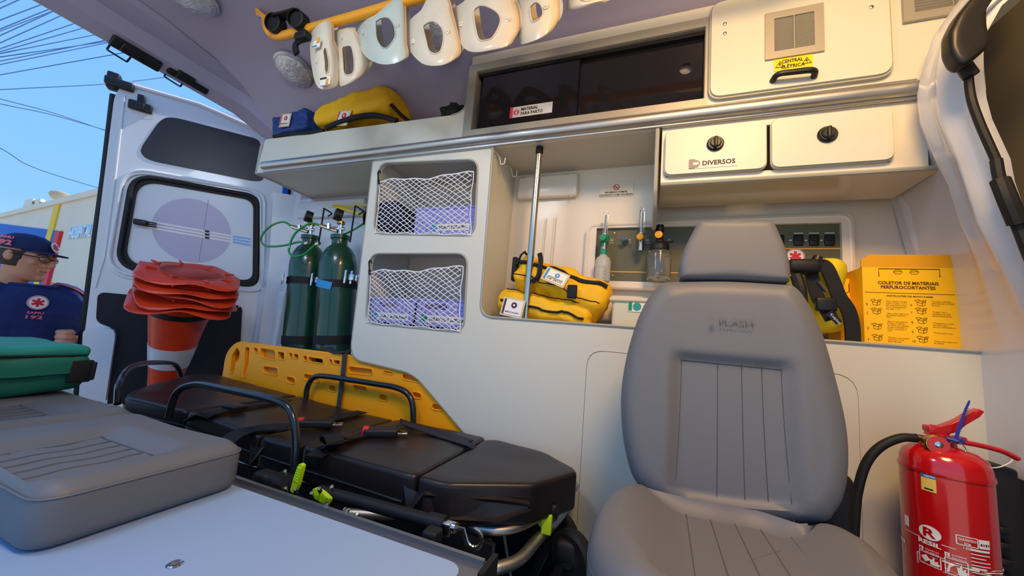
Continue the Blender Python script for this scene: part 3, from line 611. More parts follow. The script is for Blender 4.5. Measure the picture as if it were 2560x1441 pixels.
text('PROIBIDO FUMAR', sub(fr, a.x + .022, a.z + .0125), .084, .0072, M_ink, ns, bold=.02); text('EQUIPADO COM OXIGÊNIO', sub(fr, a.x + .001, a.z + .001), .126, .0095, M_ink, ns, bold=.02)
# outlets, flowmeters, humidifier bottles
def flow(px, knobm, label, tube_top, knob_y, bodyc, lever=True):
    a = at(px, knob_y, Y=1.34); t = thing('flowmeter', label, 'flowmeter', a)
    tp = at(px + 4, tube_top, Y=1.335)
    MB().lathe([(.0095, 0), (.0095, tp.z - a.z - .012), (.006, tp.z - a.z - .012), (.006, tp.z - a.z)], (a.x, 1.335, a.z + .012), (.0, .0, 1), 16).build('gauge_tube', M_clear, t)
    MB().lathe([(.0035, 0), (.0035, tp.z - a.z - .02)], (a.x, 1.335, a.z + .012), (0, 0, 1), 8).build('inner_tube', M_steel, t)
    MB().lathe([(.011, -.045), (.011, -.03), (.009, -.03), (.009, .014), (.011, .014), (.011, .02)], (a.x, 1.335, a.z), (0, 0, 1), 14).tube([(a.x, 1.335, a.z), (a.x, 1.384, a.z)], .009, 10).build('valve_body', bodyc, t)
    MB().lathe([(.010, 0), (.0125, .003), (.0125, .014), (.010, .017), (0, .017)], (a.x - .002, 1.322, a.z), (-.1, -1, 0), 14).build('knob', knobm, t); return a
a = flow(1512, M_inkgreen, 'green knobbed oxygen flowmeter with clear tube above the frosted bottle', 533, 600, M_steel)
a = at(1512, 625, Y=1.335); b1 = thing('humidifier_bottle', 'frosted humidifier bottle with green cap hanging at the left of the console', 'bottle', (a.x, 1.335, .2))
bb_ = at(1503, 706, Y=1.335).z; tt = at(1505, 640, Y=1.335).z; hx = a.x - .004
MB().lathe([(.0, 0), (.024, 0), (.028, .004), (.028, (tt - bb_) * .78), (.024, (tt - bb_) * .9), (.013, (tt - bb_)), (.013, tt - bb_ + .012)], (hx, 1.335, bb_), (0, 0, 1), 24).build('bottle_body', M_frost, b1)
MB().lathe([(.014, 0), (.014, .016), (.009, .022), (.009, .045), (.016, .047), (.019, .062), (.019, .072), (.01, .072)], (hx, 1.335, tt + .004), (0, 0, 1), 14).build('cap', M_inkgreen, b1)
fr = XZ(1.3062); text('OXIGEL', (Vector((hx - .02, 1.306, bb_ + .05)), fr[1], fr[2], fr[3]), .018, .004, M_inkgrey, b1)
for k in range(6): MB().box((hx + .004, 1.3068 - .0005, bb_ + .012 + k * .008), (hx + .02, 1.3075, bb_ + .0128 + k * .008)).build('level_mark', M_inkgrey, b1, smooth=0)
t = thing('oxygen_outlet', 'small blue gas outlet between the two flowmeters', 'outlet', at(1566, 600, Y=1.37)); q = at(1562, 600, Y=1.36); MB().lathe([(.010, 0), (.010, .012), (.007, .013), (.007, .02), (0, .02)], (q.x, 1.366, q.z), (-.15, -1, 0), 14).build('outlet_knob', mat('outlet blue', '2F5F88', .4), t); MB().lathe([(.014, 0), (.012, .006), (.008, .018)], (q.x + .002, 1.384, q.z), (0, -1, 0), 14).build('outlet_body', M_chrome, t); MB().tube([(q.x - .02, 1.36, q.z - .002), (q.x + .002, 1.36, q.z - .002)], .003, 6).build('outlet_pin', M_steel, t)
flow(1603, mat('amber knob', 'E8A010', .4), 'amber knobbed air flowmeter with clear tube at the middle of the console', 527, 598, M_steel)
a = at(1650, 600, Y=1.33); b2 = thing('suction_jar', 'clear glass suction jar with black cap and amber knob beside the grey headrest', 'jar', (a.x, 1.32, .2)); z0_, z1_ = at(1647, 704, Y=1.325).z, at(1650, 624, Y=1.325).z; H = z1_ - z0_; jx = at(1647, 660, Y=1.325).x
MB().lathe([(0, .004), (.034, .004), (.036, 0), (.039, .006), (.039, H * .84), (.036, H * .92), (.028, H * .96), (.028, H), (.0255, H), (.0255, H * .95), (.034, H * .9), (.0365, H * .84), (.0365, .01), (0, .012)], (jx, 1.32, z0_), (0, 0, 1), 32).build('jar_glass', M_clear, b2)
for k in range(2): MB().lathe([(.0396, 0), (.0402, .0015), (.0396, .003)], (jx, 1.32, z0_ + H * (.12 + .7 * k)), (0, 0, 1), 28).build('glass_ring', M_clear, b2)
MB().lathe([(.024, -.006), (.032, -.004), (.032, .012), (.024, .022), (.014, .026), (.011, .045), (.011, .062), (.014, .064), (.012, .085), (0, .086)], (jx, 1.32, z1_), (0, 0, 1), 20).tube([(jx, 1.31, z1_ + .02), (jx + .042, 1.30, z1_ + .021)], .004, 8).tube([(jx, 1.32, z1_ + .035), (jx, 1.384, z1_ + .035)], .008, 8).build('cap', M_black, b2)
MB().lathe([(.010, 0), (.0125, .003), (.0125, .012), (0, .014)], (jx - .003, 1.306, z1_ + .045), (-.1, -1, 0), 14).build('knob', mat('amber knob', ''), b2)
# steel pole, hooks
t = thing('steel_pole', 'polished steel grab pole standing between counter and cupboard', 'pole', (-.402, 1.17, .046)); MB().tube([(-.402, 1.19, .046), (-.402, 1.19, .66)], .0125, 20).build('pole_tube', M_steel, t); MB().lathe([(.0135, 0), (.0135, .024)], (-.402, 1.19, .664), (0, 0, 1), 20).build('pole_cap', M_rubber, t)
for i, (px, py) in enumerate(((1236, 376), (1268, 410))):
    a = at(px, py, X=-.566); t = thing('coat_hook', ['small cream wire hook on the tower side nearest the rail', 'small cream wire hook on the tower side, further back'][i], 'hook', a, 'wire hooks on the tower side')
    a = Vector((-.570, a.y, a.z)); MB().tube(fil([a, a + Vector((.002, .028, .003)), a + Vector((.012, .036, -.012)), a + Vector((.018, .036, -.04)), a + Vector((.034, .034, -.04)), a + Vector((.036, .034, -.016))], .006), .0022, 6).build('hook_wire', M_white2, t)
    for k in (.008, .02): MB().lathe([(.003, 0), (.002, .003), (0, .003)], a + Vector((.001, k, -.004 - k * .4)), (1, 0, 0), 8).build('screw', M_steel, t)
# ================================================================== THINGS ON THE COUNTER
def badge(fr, w_, h_, parent, ink, txt, icon_up=True, sleeve=True):
    if sleeve: decal(fr, -.006, -.006, w_ + .006, h_ + .006, mat('clear badge sleeve', 'D8C9A0', .15, coat=.8), parent, 'badge_sleeve', .0)
    b = decal(fr, 0, 0, w_, h_, M_paper, parent, 'badge_card', .0012); decal(fr, 0, 0, w_ * .1, h_, ink, b, 'badge_edge', .0022)
    disc(fr, (w_ * .56, h_ * .66), h_ * .2, ink, b, 'badge_icon', .0022); disc(fr, (w_ * .56, h_ * .66), h_ * .09, M_paper, b, 'badge_icon', .0032, 4)
    L = txt.split('\n')
    for i, s_ in enumerate(L): text(s_, sub(fr, w_ * .16, h_ * (.1 + .17 * (len(L) - 1 - i))), w_ * .76, h_ * .14, M_ink, b, lift=.0024, bold=.02)
def bag(name, label, c, size, r, m, M3, amp=.015, sc=10, seed=1, cat='bag', group=None, taper=None):
    t = thing(name, label, cat, Vector(c) - Vector((0, 0, size[2] / 2)), group); Mx = Matrix.Translation(Vector(c)) @ M3.to_4x4()
    l1, l2 = lump(amp, sc, seed), lump(amp * .45, sc * 3.3, seed + 3); fl = lambda p: l2(l1(p))
    fn = (lambda p: fl(taper(p))) if taper else fl
    MB().rbox((0, 0, 0), size, r, 5, 22, M=Mx, fn=fn).build('bag_body', m, t, smooth=60); return t, Mx, fn
# lower yellow bag (MEDICAÇÃO)
Mr = Matrix.Rotation(math.radians(8), 3, 'Y') @ Matrix.Rotation(math.radians(-12), 3, 'X')
c1 = at(1375, 785, Y=1.27); c1.z = .085
t, Mx, fn = bag('medical_bag', 'flat yellow medical bag labelled MEDICAÇÃO, lower of the two beside the steel pole', c1 + Vector((-.015, 0, .006)), (.34, .17, .085), .035, M_yelbag, Mr, .012, 14, 3, group='yellow medical bags')
MB().tube([Mx @ (fn(Vector((x, -.088, -.012)))) for x in [-.15 + .30 * i / 20 for i in range(21)]], .0045, 6).build('zip', M_web, t)
MB().tube([Mx @ (fn(Vector((x, -.086, .034)))) for x in [-.14 + .28 * i / 20 for i in range(21)]], .002, 6).build('piping', M_web, t)
fr = frame(at(1254, 783, Y=1.148), at(1300, 795, Y=1.15) - at(1254, 785, Y=1.15), (0, .12, 1)); badge(fr, .068, .052, t, mat('maroon ink', '4A2030', .6), 'MEDICAÇÃO')
# upper yellow bag (APARELHOS DE SSVV)
Mr = Matrix.Rotation(math.radians(17), 3, 'Y') @ Matrix.Rotation(math.radians(-28), 3, 'X')
c2 = at(1398, 728, Y=1.27); t, Mx, fn = bag('medical_bag', 'large bulging yellow medical bag labelled APARELHOS DE SSVV resting on the lower bag', c2 + Vector((0, 0, .004)), (.345, .17, .125), .05, M_yelbag, Mr, .018, 10, 7, group='yellow medical bags')
for zz, rr in ((.012, .007), (-.048, .002)):
    MB().tube([Mx @ (fn(Vector((x, -.087, zz)))) for x in [-.155 + .31 * i / 24 for i in range(25)]], rr, 6, flat=((0, 0, 1), 1.0)).build('zip' if rr > .005 else 'piping', M_web, t)
MB().tube([Mx @ fn(Vector((-.165, y, z))) for y, z in ((-.088, .0), (-.09, .03), (-.06, .06), (0, .066), (.06, .06))], .004, 6).build('piping', M_web, t)
MB().rbox(Mx @ Vector((-.168, -.02, .005)), (.02, .1, .09), .008, M=None).build('side_patch', M_web, t)
q = Mx @ Vector((.07, -.09, -.045)); MB().rbox(q, (.032, .012, .045), .004).build('strap_tab', M_web, t)
q = Mx @ Vector((-.085, -.093, -.005)); MB().tube(spl([q + Vector((.012, 0, .05)), q + Vector((.022, -.012, .02)), q + Vector((.018, -.012, -.03)), q + Vector((-.004, -.004, -.05))], 4), .009, 8, flat=((0, 1, 0), .6)).build('carry_handle', M_web, t)
q0 = at(1357, 695, Y=1.155); fr = frame(q0, at(1406, 716, Y=1.158) - q0, at(1364, 667, Y=1.172) - q0); badge(fr, .072, .042, t, M_inkblue, 'APARELHOS\nDE SSVV')
# translucent tub behind the seat
a = at(1525, 822, Y=1.25); t = thing('storage_tub', 'translucent white tub with a teal label standing left of the grey headrest', 'tub', (-.03, 1.27, .046))
zt = at(1560, 745, Y=1.21).z; X0 = at(1524, 780, Y=1.21).x; X1 = X0 + .27; MB().rbox(((X0 + X1) / 2, 1.28, (.046 + zt) / 2), (X1 - X0 - .012, .14, zt - .046), .015, 3).build('tub_body', M_tub, t)
MB().rbox(((X0 + X1) / 2, 1.28, zt - .006), (X1 - X0 + .006, .156, .014), .006).build('rim', M_tub, t)
fr = XZ(1.2085); l = decal(fr, X0 + .055, zt - .043, X0 + .19, zt - .010, M_paper, t, 'label'); decal(fr, X0 + .057, zt - .04, X0 + .068, zt - .013, M_inkgreen, l, 'label_edge', .0012); disc(fr, (X0 + .083, zt - .0265), .0125, mat('teal ink', '2B9C92', .5), l, 'icon', .0018); text('MATERIAL', sub(fr, X0 + .102, zt - .033), .075, .012, M_inkgrey, l, lift=.0012, bold=.02)
# sharps boxes
Yb = 1.215; bl, br, tr_, tl_ = at(2162, 859, Y=Yb), at(2406, 876, Y=Yb), at(2402, 700, Y=Yb), at(2162, 690, Y=Yb)
t = thing('sharps_box', 'tall yellow cardboard sharps box printed COLETOR DE MATERIAIS PERFUROCORTANTES', 'box', ((bl.x + br.x) / 2, 1.28, .046))
x0, x1 = bl.x, br.x; z0 = .046; ztop = at(2160, 668, Y=Yb).z
MB().box((x0, Yb, z0), (x1, Yb + .13, ztop)).build('carton', M_box, t, smooth=0)
zf = at(2166, 637, Y=Yb).z; MB().plate([(x0 - .002, ztop), (x1 + .001, ztop), (x1 + .008, ztop + (zf - ztop) * .75), (x1 + .002, zf), (x0 + .015, zf), (x0 - .001, ztop + (zf - ztop) * .55)], [], frame((0, Yb, 0), (1, 0, 0), (0, 0, 1)), .004).build('lid_flap', mat('darker yellow card', 'E0A008', .6), t, smooth=0)
fr = XZ(Yb); BW = x1 - x0; gx = lambda px: at(px, 750, Y=Yb).x; gz = lambda px, py: at(px, py, Y=Yb).z
cx_ = (x0 + x1) / 2
tz = lambda py: gz(2285, py)
text('COLETOR DE MATERIAIS', sub(fr, x0 + BW * .17, tz(713)), BW * .64, .0085, M_brownink, t, name='lettering', bold=.03); text('PERFUROCORTANTES', sub(fr, x0 + BW * .20, tz(724)), BW * .575, .0085, M_brownink, t, bold=.03); text('INSTRUÇÕES DE MONTAGEM', sub(fr, x0 + BW * .26, tz(745)), BW * .48, .006, M_brownink, t, bold=.02)
for i in range(17): xx = x0 + .004 + i * (BW - .01) / 17; decal(fr, xx, tz(735), xx + .010, tz(734), M_brownink, t, 'print_dash', .0002)
slot = rp(rect(cx_ - .058, ztop - .018, cx_ + .06, ztop - .002), .006); MB().tube([Vector((x, Yb - .0006, z)) for x, z in [(cx_ - .058, ztop - .024), (cx_ - .058, ztop - .004), (cx_ + .06, ztop - .004), (cx_ + .06, ztop - .024)]], .001, 4).build('tongue_outline', M_brownink, t)
for dx in (-.02, .012): MB().tube([Vector((cx_ + dx + .009 * math.cos(a_), Yb - .0005, ztop - .012 + .006 * math.sin(a_))) for a_ in [k * math.pi / 3 for k in range(6)]], .0006, 4, closed=True).tube([Vector((cx_ + dx - .007, Yb - .0005, ztop - .012)), Vector((cx_ + dx + .008, Yb - .0005, ztop - .010))], .0006, 4).build('print_icon', M_brownink, t)
def doodle(mb, x, z, s_):    # line drawing of a folding carton
    q = lambda u, v: Vector((x + u * s_, Yb - .0005, z + v * s_))
    for L in ([(0, 0), (.6, -.15), (1, .1), (1, .55), (.4, .75), (0, .45), (0, 0)], [(0, .45), (.6, .3), (1, .55)], [(.6, .3), (.6, -.15)], [(0, .45), (-.3, .75), (.2, .9), (.4, .75)], [(.6, .3), (.75, .8), (1.15, .85), (1, .55)]): mb.tube([q(*p) for p in L], .0006, 3)
rows = [(768, 1), (790, 2), (822, 3), (850, 4)]; mb = MB(); mb2 = MB()
COLS = [[('1', 764, ['"Para montar o fundo,', 'dobre as abas 1 e 2 e,', 'em sequencia as abas', '3 e 4, encaixando-as', 'nas abas 1 e 2.'], 752), ('2', 786, ['"Abra as abas superiores', 'da bandeja conforme a', 'figura.'], 782), ('3', 824, ['"Abra o saco plastico.', 'Coloque o fabrica-', 'do dentro em seguida,', 'encaixe a bandeja no', 'fundo e posicione a', 'cinta.'], 802), ('4', 852, ['"Coloque o saco plastico', 'e posicione a nova', 'dentro da caixa.'], 842)],
        [('6', 766, ['"Coloque a bandeja', 'impermeavel no fundo', 'da caixa.'], 752), ('7', 786, ['"A seguir, faca a', 'montagem das abas', 'laterais dobrando-as.'], 778), ('8', 810, ['"Transpasse a cinta', 'nas abas, para', 'dentro, dobrando-as.'], 806), ('9', 834, ['"Pronta para uso.'], 830), ('10', 857, ['"Feche bem apos uso', 'da tampa.'], 851)]]
for ci, col in enumerate(COLS):
    bx = x0 + .012 + ci * BW * .475
    for (nn, py, lines, ty) in col:
        zc = gz(2180 + ci * 110, py); text(nn, sub(fr, bx - .006, zc), .003 * len(nn) - .001 * (nn == '1'), .006, M_brownink, t, name='step_number'); mb = MB(); doodle(mb, bx + .007, zc + .003, .0155); mb.build('print_drawing', M_brownink, t)
        zt_ = gz(2220 + ci * 105, ty); text('\n'.join(lines), sub(fr, bx + .034, zt_ - .0046 * len(lines)), .042 if len(lines[0]) > 17 else .036, .0046 * len(lines), M_brownink, t, name='instruction_text')
t2 = thing('sharps_box', 'second yellow sharps box, half hidden behind the printed one', 'box', (x0 - .03, 1.33, .046)); a = at(2092, 700, Y=1.30); b = at(2165, 676, Y=1.30); MB().box((a.x, 1.285, .046), (x0 + .06, 1.365, at(2140, 700, Y=1.3).z)).build('carton', M_box, t2, smooth=0)
MB().plate([(a.x - .002, a.z), (a.x + .06, a.z + .006), (x0 + .02, b.z + .004), (x0 + .02, a.z - .01), (a.x + .01, a.z - .012)], [], XZ(1.345), .003).build('lid_flap', M_box, t2, smooth=0)
MB().tube([(a.x + .01, 1.284, a.z - .045), (x0, 1.284, a.z - .035)], .0008, 4).build('print_line', M_brownink, t2); text('Dé', (Vector((a.x + .02, 1.285, a.z - .035)), *XZ(0)[1:]), .03, .022, M_brownink, t2)
# yellow backpack with black straps behind the headrest
c = at(2050, 760, Y=1.26); t = thing('backpack', 'lime yellow backpack with thick black straps squeezed behind the grey headrest', 'bag', (c.x, c.y, .046))
MB().rbox(c + Vector((-.015, .01, .02)), (.15, .13, .22), .05, 4, 8, fn=lambda p: lump(.02, 12, 5)(p + Vector((-.12 * p.z - (.9 * p.z * p.z), 0, 0)))).build('bag_body', M_yelbag2, t, smooth=60)
pp_ = [at(x, y, Y=1.17) for x, y in ((2045, 660), (2065, 668), (2083, 705), (2098, 742), (2120, 775), (2130, 815), (2132, 855))]; MB().strip(spl(pp_, 4), (1, 0, -.3), .030, .004).build('shoulder_strap', M_web, t)
pp_ = [at(x, y, Y=1.155) for x, y in ((2025, 665), (2032, 700), (2045, 745), (2068, 780), (2080, 800))]; MB().strip(spl(pp_, 4), (1, 0, -.2), .028, .004).build('shoulder_strap', M_web, t)
MB().rbox(at(2064, 762, Y=1.15), (.045, .02, .035), .006, M=None).build('buckle', M_black, t); MB().tube([at(2045, 705, Y=1.15), at(2066, 730, Y=1.15)], .004, 6).build('strap_bar', M_chrome, t)
a, b = at(2072, 781, Y=1.14), at(2098, 808, Y=1.14); fr = frame(a, b - a, (.6, 0, 1)); decal(fr, 0, -.008, (b - a).length, .008, M_navy, t, 'name_tag', .0); text('Kolplast', sub(fr, .006, -.004), .03, .007, M_paper, t, lift=.0012)
t = thing('mask_assembly', 'black rubber mask and tubing lying on the backpack beside the headrest', 'mask', at(2010, 720, Y=1.13)); MB().rbox(at(2006, 668, Y=1.15), (.075, .05, .04), .016, 3, 2).tube(spl([at(1990, 690, Y=1.13), at(2000, 720, Y=1.12), at(2004, 760, Y=1.12)], 4), .014, 10).build('mask_body', M_rubber, t); MB().lathe([(.012, 0), (.014, .01), (.010, .03), (.0, .031)], at(2036, 668, Y=1.15), (.3, 0, 1), 14).build('mask_port', M_black, t)
# ---------------------------------------------------------------- on the open shelf
zs = .706
c = at(748, 318, Y=1.22); t, Mx, fn = bag('pouch', 'blue zip pouch at the rear end of the open shelf', (c.x, 1.225, c.z - .012), (.245, .14, .11), .022, M_blue, Matrix.Rotation(math.radians(-4), 3, 'Y'), .010, 14, 4)
MB().tube(spl([at(684, 342, Y=1.15), at(720, 336, Y=1.146), at(770, 332, Y=1.146), at(810, 326, Y=1.15)], 4), .008, 6).build('zip', M_web, t)
fr = frame(Mx @ Vector((-.035, -.08, -.022)), (1, 0, -.05), (0, .0, 1)); badge(fr, .062, .058, t, M_inkred, 'PEDIATRICO')
c = at(905, 290, Y=1.23); t, Mx, fn = bag('medical_bag', 'long yellow zip bag with black strap lying on the open shelf', (c.x - .01, 1.25, c.z - .002), (.46, .20, .115), .045, M_yelbag, Matrix.Rotation(math.radians(-4), 3, 'Y') @ Matrix.Rotation(math.radians(-10), 3, 'X'), .014, 9, 11, taper=lambda p: p + Vector((0, 0, .025 * math.sin((p.x + .1) * 9) if p.z > 0 else 0)))
MB().tube(spl([at(816, 320, Y=1.15), at(845, 308, Y=1.143), at(893, 293, Y=1.140), (at(940, 289, Y=1.143)), at(992, 302, Y=1.15)], 4), .012, 8).build('zip', M_web, t)
pp_ = [at(x, y, Y=1.18) for x, y in ((882, 262), (900, 252), (925, 248), (950, 242), (965, 248), (1000, 285), (1022, 303))]; MB().strip(spl(pp_, 4), [(0, .5, 1)] * 20 + [(.4, .3, 1)] * 20, .016, .002).build('shoulder_strap', M_web, t)
fr = frame(at(838, 312, Y=1.143), (1, 0, -.12), (0, .1, 1)); badge(fr, .066, .068, t, M_inkred, 'ADULTO')
t = thing('strap_bundle', 'folded black strap bundle behind the blue pouch on the open shelf', 'strap', (-1.5, 1.36, zs)); p = at(790, 300, Y=1.34); MB().rbox((p.x, 1.36, (p.z + zs) / 2), (.12, .1, p.z - zs + .02), .02, 3, 3, fn=lump(.01, 20, 1)).build('webbing_roll', M_web, t)
p = at(1135, 285, Y=1.20); t = thing('harness', 'black buckled harness heaped at the inner corner of the open shelf', 'harness', (p.x, 1.2, zs)); mb = MB(); mb.rbox((p.x, 1.2, p.z - .02), (.09, .08, .06), .02, 3, 4, fn=lump(.03, 30, 5)).rbox((p.x + .03, 1.19, p.z + .008), (.05, .03, .025), .008, M=None).tube([(p.x - .05, 1.18, p.z - .05), (p.x - .02, 1.17, p.z + .01), (p.x + .02, 1.17, p.z + .02)], .008, 6).build('webbing_heap', M_web, t)
# ================================================================== OXYGEN CYLINDERS
def cylinder(label, px0, px1, pxt0, pxt1, Y, group):
    b = (at(px0, 850, Y=Y) + at(px1, 850, Y=Y)) / 2; r = .083; tpx = (pxt0 + pxt1) / 2; tp = at(tpx, 600, Y=Y - .02); b.z = -.85
    ax = tp - at((px0 + px1) / 2, 850, Y=Y); ax.normalize(); base = at((px0 + px1) / 2, 850, Y=Y) - ax * (.62); L = (tp - base).length - .022
    t = thing('oxygen_cylinder', label, 'cylinder', base, group)
    pr = [(r * .8, 0), (r, .02), (r, L - .115), (r * .97, L - .09), (r * .86, L - .05), (r * .66, L - .022), (r * .44, L - .006), (r * .42, L), (r * .42, L + .022), (r * .50, L + .024), (r * .50, L + .042), (.02, L + .044)]
    MB().lathe(pr, base, ax, 36).build('tank', M_cyl, t); T = base + ax * (L + .04)
    MB().lathe([(.011, 0), (.011, .03), (.014, .03), (.014, .045), (.009, .045), (.009, .06)], T, ax, 12).tube([T + Vector((-.035, -.012, .035)), T + Vector((.02, 0, .035))], .009, 10).build('valve', M_chrome, t)
    MB().lathe([(.013, 0), (.018, .004), (.018, .014), (.013, .018)], T + ax * .055, ax, 12).build('valve_nut', M_brass, t)
    rg = MB(); rg.tube([T + Vector((-.10, -.03, .045)), T + Vector((-.01, -.01, .022))], .010, 10).tube([T + Vector((-.045, -.03, .025)), T + Vector((-.05, -.03, .05))], .011, 10); rg.build('regulator', M_steel, t)
    d = Vector((-.5, -.8, .15)).normalized(); G = T + Vector((-.015, -.01, .10)); MB().lathe([(.024, -.012), (.029, -.012), (.029, .018), (.026, .021), (0, .0215)], G, d, 22).tube([T + ax * .05, G], .006, 8).build('gauge', M_black, t)
    return t, base, ax, L, r, T
c1_ = cylinder('dark green oxygen cylinder at the rear, nearer the open door', 710, 798, 738, 812, 1.345, 'oxygen cylinders')
c2_ = cylinder('dark green oxygen cylinder beside the netted cabinet, with blue strap tag', 790, 880, 814, 886, 1.30, 'oxygen cylinders')
for i, (t, base, ax, L, r, T) in enumerate((c1_, c2_)):
    # valve guard of bent rod
    g0 = T + Vector((-.025, .03, -.05)); g1 = T + Vector((.065, .0, -.03)); mb = MB(); MB().tube(fil([g1, g1 + Vector((0, 0, .17)), g1 + Vector((.02, -.02, .17)), g1 + Vector((.05, .01, .15)), g1 + Vector((-.01, .04, .15))], .012), .004, 8).build('valve_guard', M_rubber, t); MB().tube([g0 + Vector((-.02, 0, 0)), g0 + Vector((-.02, 0, .15))], .004, 8).build('valve_guard', M_rubber, t)
    # hose loop
    h0 = T + Vector((-.10, -.03, .045))
    if i == 0: pts = [h0, h0 + Vector((-.05, -.02, .02)), h0 + Vector((-.13, -.03, -.01)), h0 + Vector((-.16, -.04, -.07)), h0 + Vector((-.10, -.05, -.115)), h0 + Vector((.02, -.05, -.115)), h0 + Vector((.14, -.06, -.10)), h0 + Vector((.20, -.07, -.11))]
    else: pts = [h0, h0 + Vector((-.05, -.02, .005)), h0 + Vector((-.11, -.04, -.05)), h0 + Vector((-.12, -.05, -.13)), h0 + Vector((-.07, -.06, -.165)), h0 + Vector((-.01, -.055, -.155)), h0 + Vector((.03, -.05, -.12)), h0 + Vector((.05, -.05, -.105))]
    hs = thing('gas_hose', ['green gas hose looping from the rear cylinder valve', 'green gas hose looping in front of the cylinder beside the cabinet'][i], 'hose', h0, 'green gas hoses'); MB().tube(spl(pts, 8), .0052, 8).build('hose_tube', M_hose, hs)
    e_ = pts[-1]; MB().tube([e_, e_ + Vector((.02, 0, .004))], .009, 8).build('hose_fitting', M_steel, hs)
    # strap with clamp plates
    M0 = base + ax * (L - .195); u = ax.orthogonal().normalized(); q = ax.cross(u); ring = [M0 + (u * math.cos(a) + q * math.sin(a)) * (r + .002) for a in [k * math.pi / 18 for k in range(37)]]
    MB().strip(ring, ax, .032, .0016).build('strap', M_web, t)
    for (px, py, yy) in (((707, 697, 1.33), (779, 699, 1.255)), ((863, 692, 1.21), (878, 694, 1.24)))[i]:
        k = at(px, py, Y=yy); MB().rbox(k, (.010, .006, .060), .002).rbox(k + Vector((.022, .012, 0)), (.03, .008, .028), .003).build('clamp_plate', M_chrome, t)
    if i == 0:
        k = M0 + Vector((-.055, -.075, -.01)); fr = frame(k, (.8, -.5, .2), (-.1, -.1, 1)); MB().plate([(0, -.02), (.055, -.012), (.045, .025), (.0, .022)], [], fr, .001).build('paper_tag', M_paper, t, smooth=0)
    else:
        ringb = [M0 - ax * .004 * k / 3 + (Vector((math.cos(a), math.sin(a), 0))) * (r + .005) for k, a in enumerate([math.radians(v) for v in range(-125, -55, 6)])]; MB().strip(ringb, ax, .034, .001).build('blue_tag', M_inkblue, t)
    # lower dark band
    M1 = base + ax * .62; ring = [M1 + (u * math.cos(a) + q * math.sin(a)) * (r + .002) for a in [k * math.pi / 18 for k in range(37)]]; MB().strip(ring, ax, .04, .0016).build('lower_strap', M_web, t)
t = thing('gas_hose', 'green gas hose rising from the cylinders behind the tall cabinet', 'hose', at(880, 580, Y=1.33), 'green gas hoses'); MB().tube(spl([at(835, 595, Y=1.30), at(870, 582, Y=1.33), at(905, 562, Y=1.36), at(930, 540, Y=1.40)], 5), .005, 8).build('hose_tube', M_hose, t)
t = thing('yellow_air_hose', 'yellow hose running high behind the cylinders into the cabinet', 'hose', at(860, 520, Y=1.4)); MB().tube(spl([at(833, 515, Y=1.42), at(870, 515, Y=1.42), at(925, 513, Y=1.42)], 4), .0055, 8).tube(spl([at(833, 516, Y=1.41), at(870, 526, Y=1.40), at(925, 545, Y=1.40)], 4), .0065, 8).build('hose_tube', mat('yellow hose', 'E8C41A', .35), t)
t = thing('cylinder_bracket', 'white wall bracket plate beside the rear cylinder', 'bracket', (-1.93, 1.45, -.4)); MB().rbox((-1.93, 1.46, -.12), (.05, .05, .5), .006).rbox((-1.78, 1.475, -.16), (.35, .03, .06), .006).build('plate', M_van, t)
# ================================================================== SPINE BOARD with belt
o_ = P2([(560, 960), (571, 886), (590, 862), (606, 856), (640, 858), (868, 888), (1042, 936), (1062, 950), (1180, 1087)], 1.172)
zt = [p[1] for p in o_]; bo = [(o_[0][0], -.50)] + [o_[0], o_[1], o_[2], o_[3]] + [(-1.72, -.142), (-1.15, -.138), (-.95, -.138), (-.75, -.145), (-.50, -.330), (-.40, -.46), (-.44, -.50)]
bo = rp(bo, [.03, .02, .03, .03, .03, .02, .02, .02, .04, .02, .1, .02], 4)
def slotpx(pts, r): return rp(P2(pts, 1.172), r, 4)
c3 = lambda L: [(540 + x / 2.32, 820 + y / 2.32) for x, y in L]
through = [slotpx(c3([(95, 265), (108, 160), (140, 110), (158, 140), (150, 180), (130, 195), (125, 240), (112, 265)]), .008),
           slotpx(c3([(465, 148), (497, 152), (492, 182), (465, 178)]), .008), slotpx(c3([(372, 135), (415, 142), (412, 190), (375, 180)]), .008), slotpx(c3([(550, 165), (640, 180), (636, 210), (550, 195)]), .01), slotpx(c3([(697, 183), (737, 188), (733, 216), (695, 208)]), .006)]
blind = [c3(L) for L in ([(185, 110), (215, 112), (208, 200), (185, 288), (168, 285), (180, 200)], [(235, 112), (262, 118), (262, 150), (236, 148)], [(275, 115), (362, 130), (362, 190), (272, 170)], [(290, 220), (378, 232), (372, 278), (290, 262)], [(438, 140), (462, 145), (462, 178), (438, 172)], [(425, 278), (478, 290), (474, 328), (422, 315)], [(525, 262), (618, 280), (612, 320), (522, 300)], [(520, 158), (548, 162), (546, 195), (520, 190)], [(670, 178), (692, 182), (690, 210), (670, 204)], [(670, 328), (714, 335), (710, 372), (668, 362)], [(785, 220), (925, 238), (922, 275), (782, 262)], [(808, 325), (893, 340), (888, 370), (806, 355)], [(960, 380), (1010, 388), (1006, 425), (955, 415)], [(980, 245), (1045, 255), (1042, 270), (980, 260)], [(1090, 262), (1200, 278), (1232, 322), (1092, 298)], [(1150, 365), (1205, 378), (1203, 412), (1150, 402)], [(1265, 432), (1332, 446), (1330, 480), (1260, 470)])]
sb = thing('spine_board', 'orange plastic spine board on edge between stretcher and white cabinet', 'board', (-1.1, 1.17, -.50))
blh = [slotpx(b, .012) for b in blind]
MB().plate(bo, through + blh, XZ(1.160), .014).build('front_shell', M_orange, sb, smooth=30)
MB().plate(bo, through, XZ(1.174), .022).build('core', mat('deeper orange plastic', 'D98607', .45), sb, smooth=30)
MB().tube([Vector((x, 1.166, z)) for x, z in bo], .0055, 8, closed=True).build('rounded_edge', M_orange, sb)
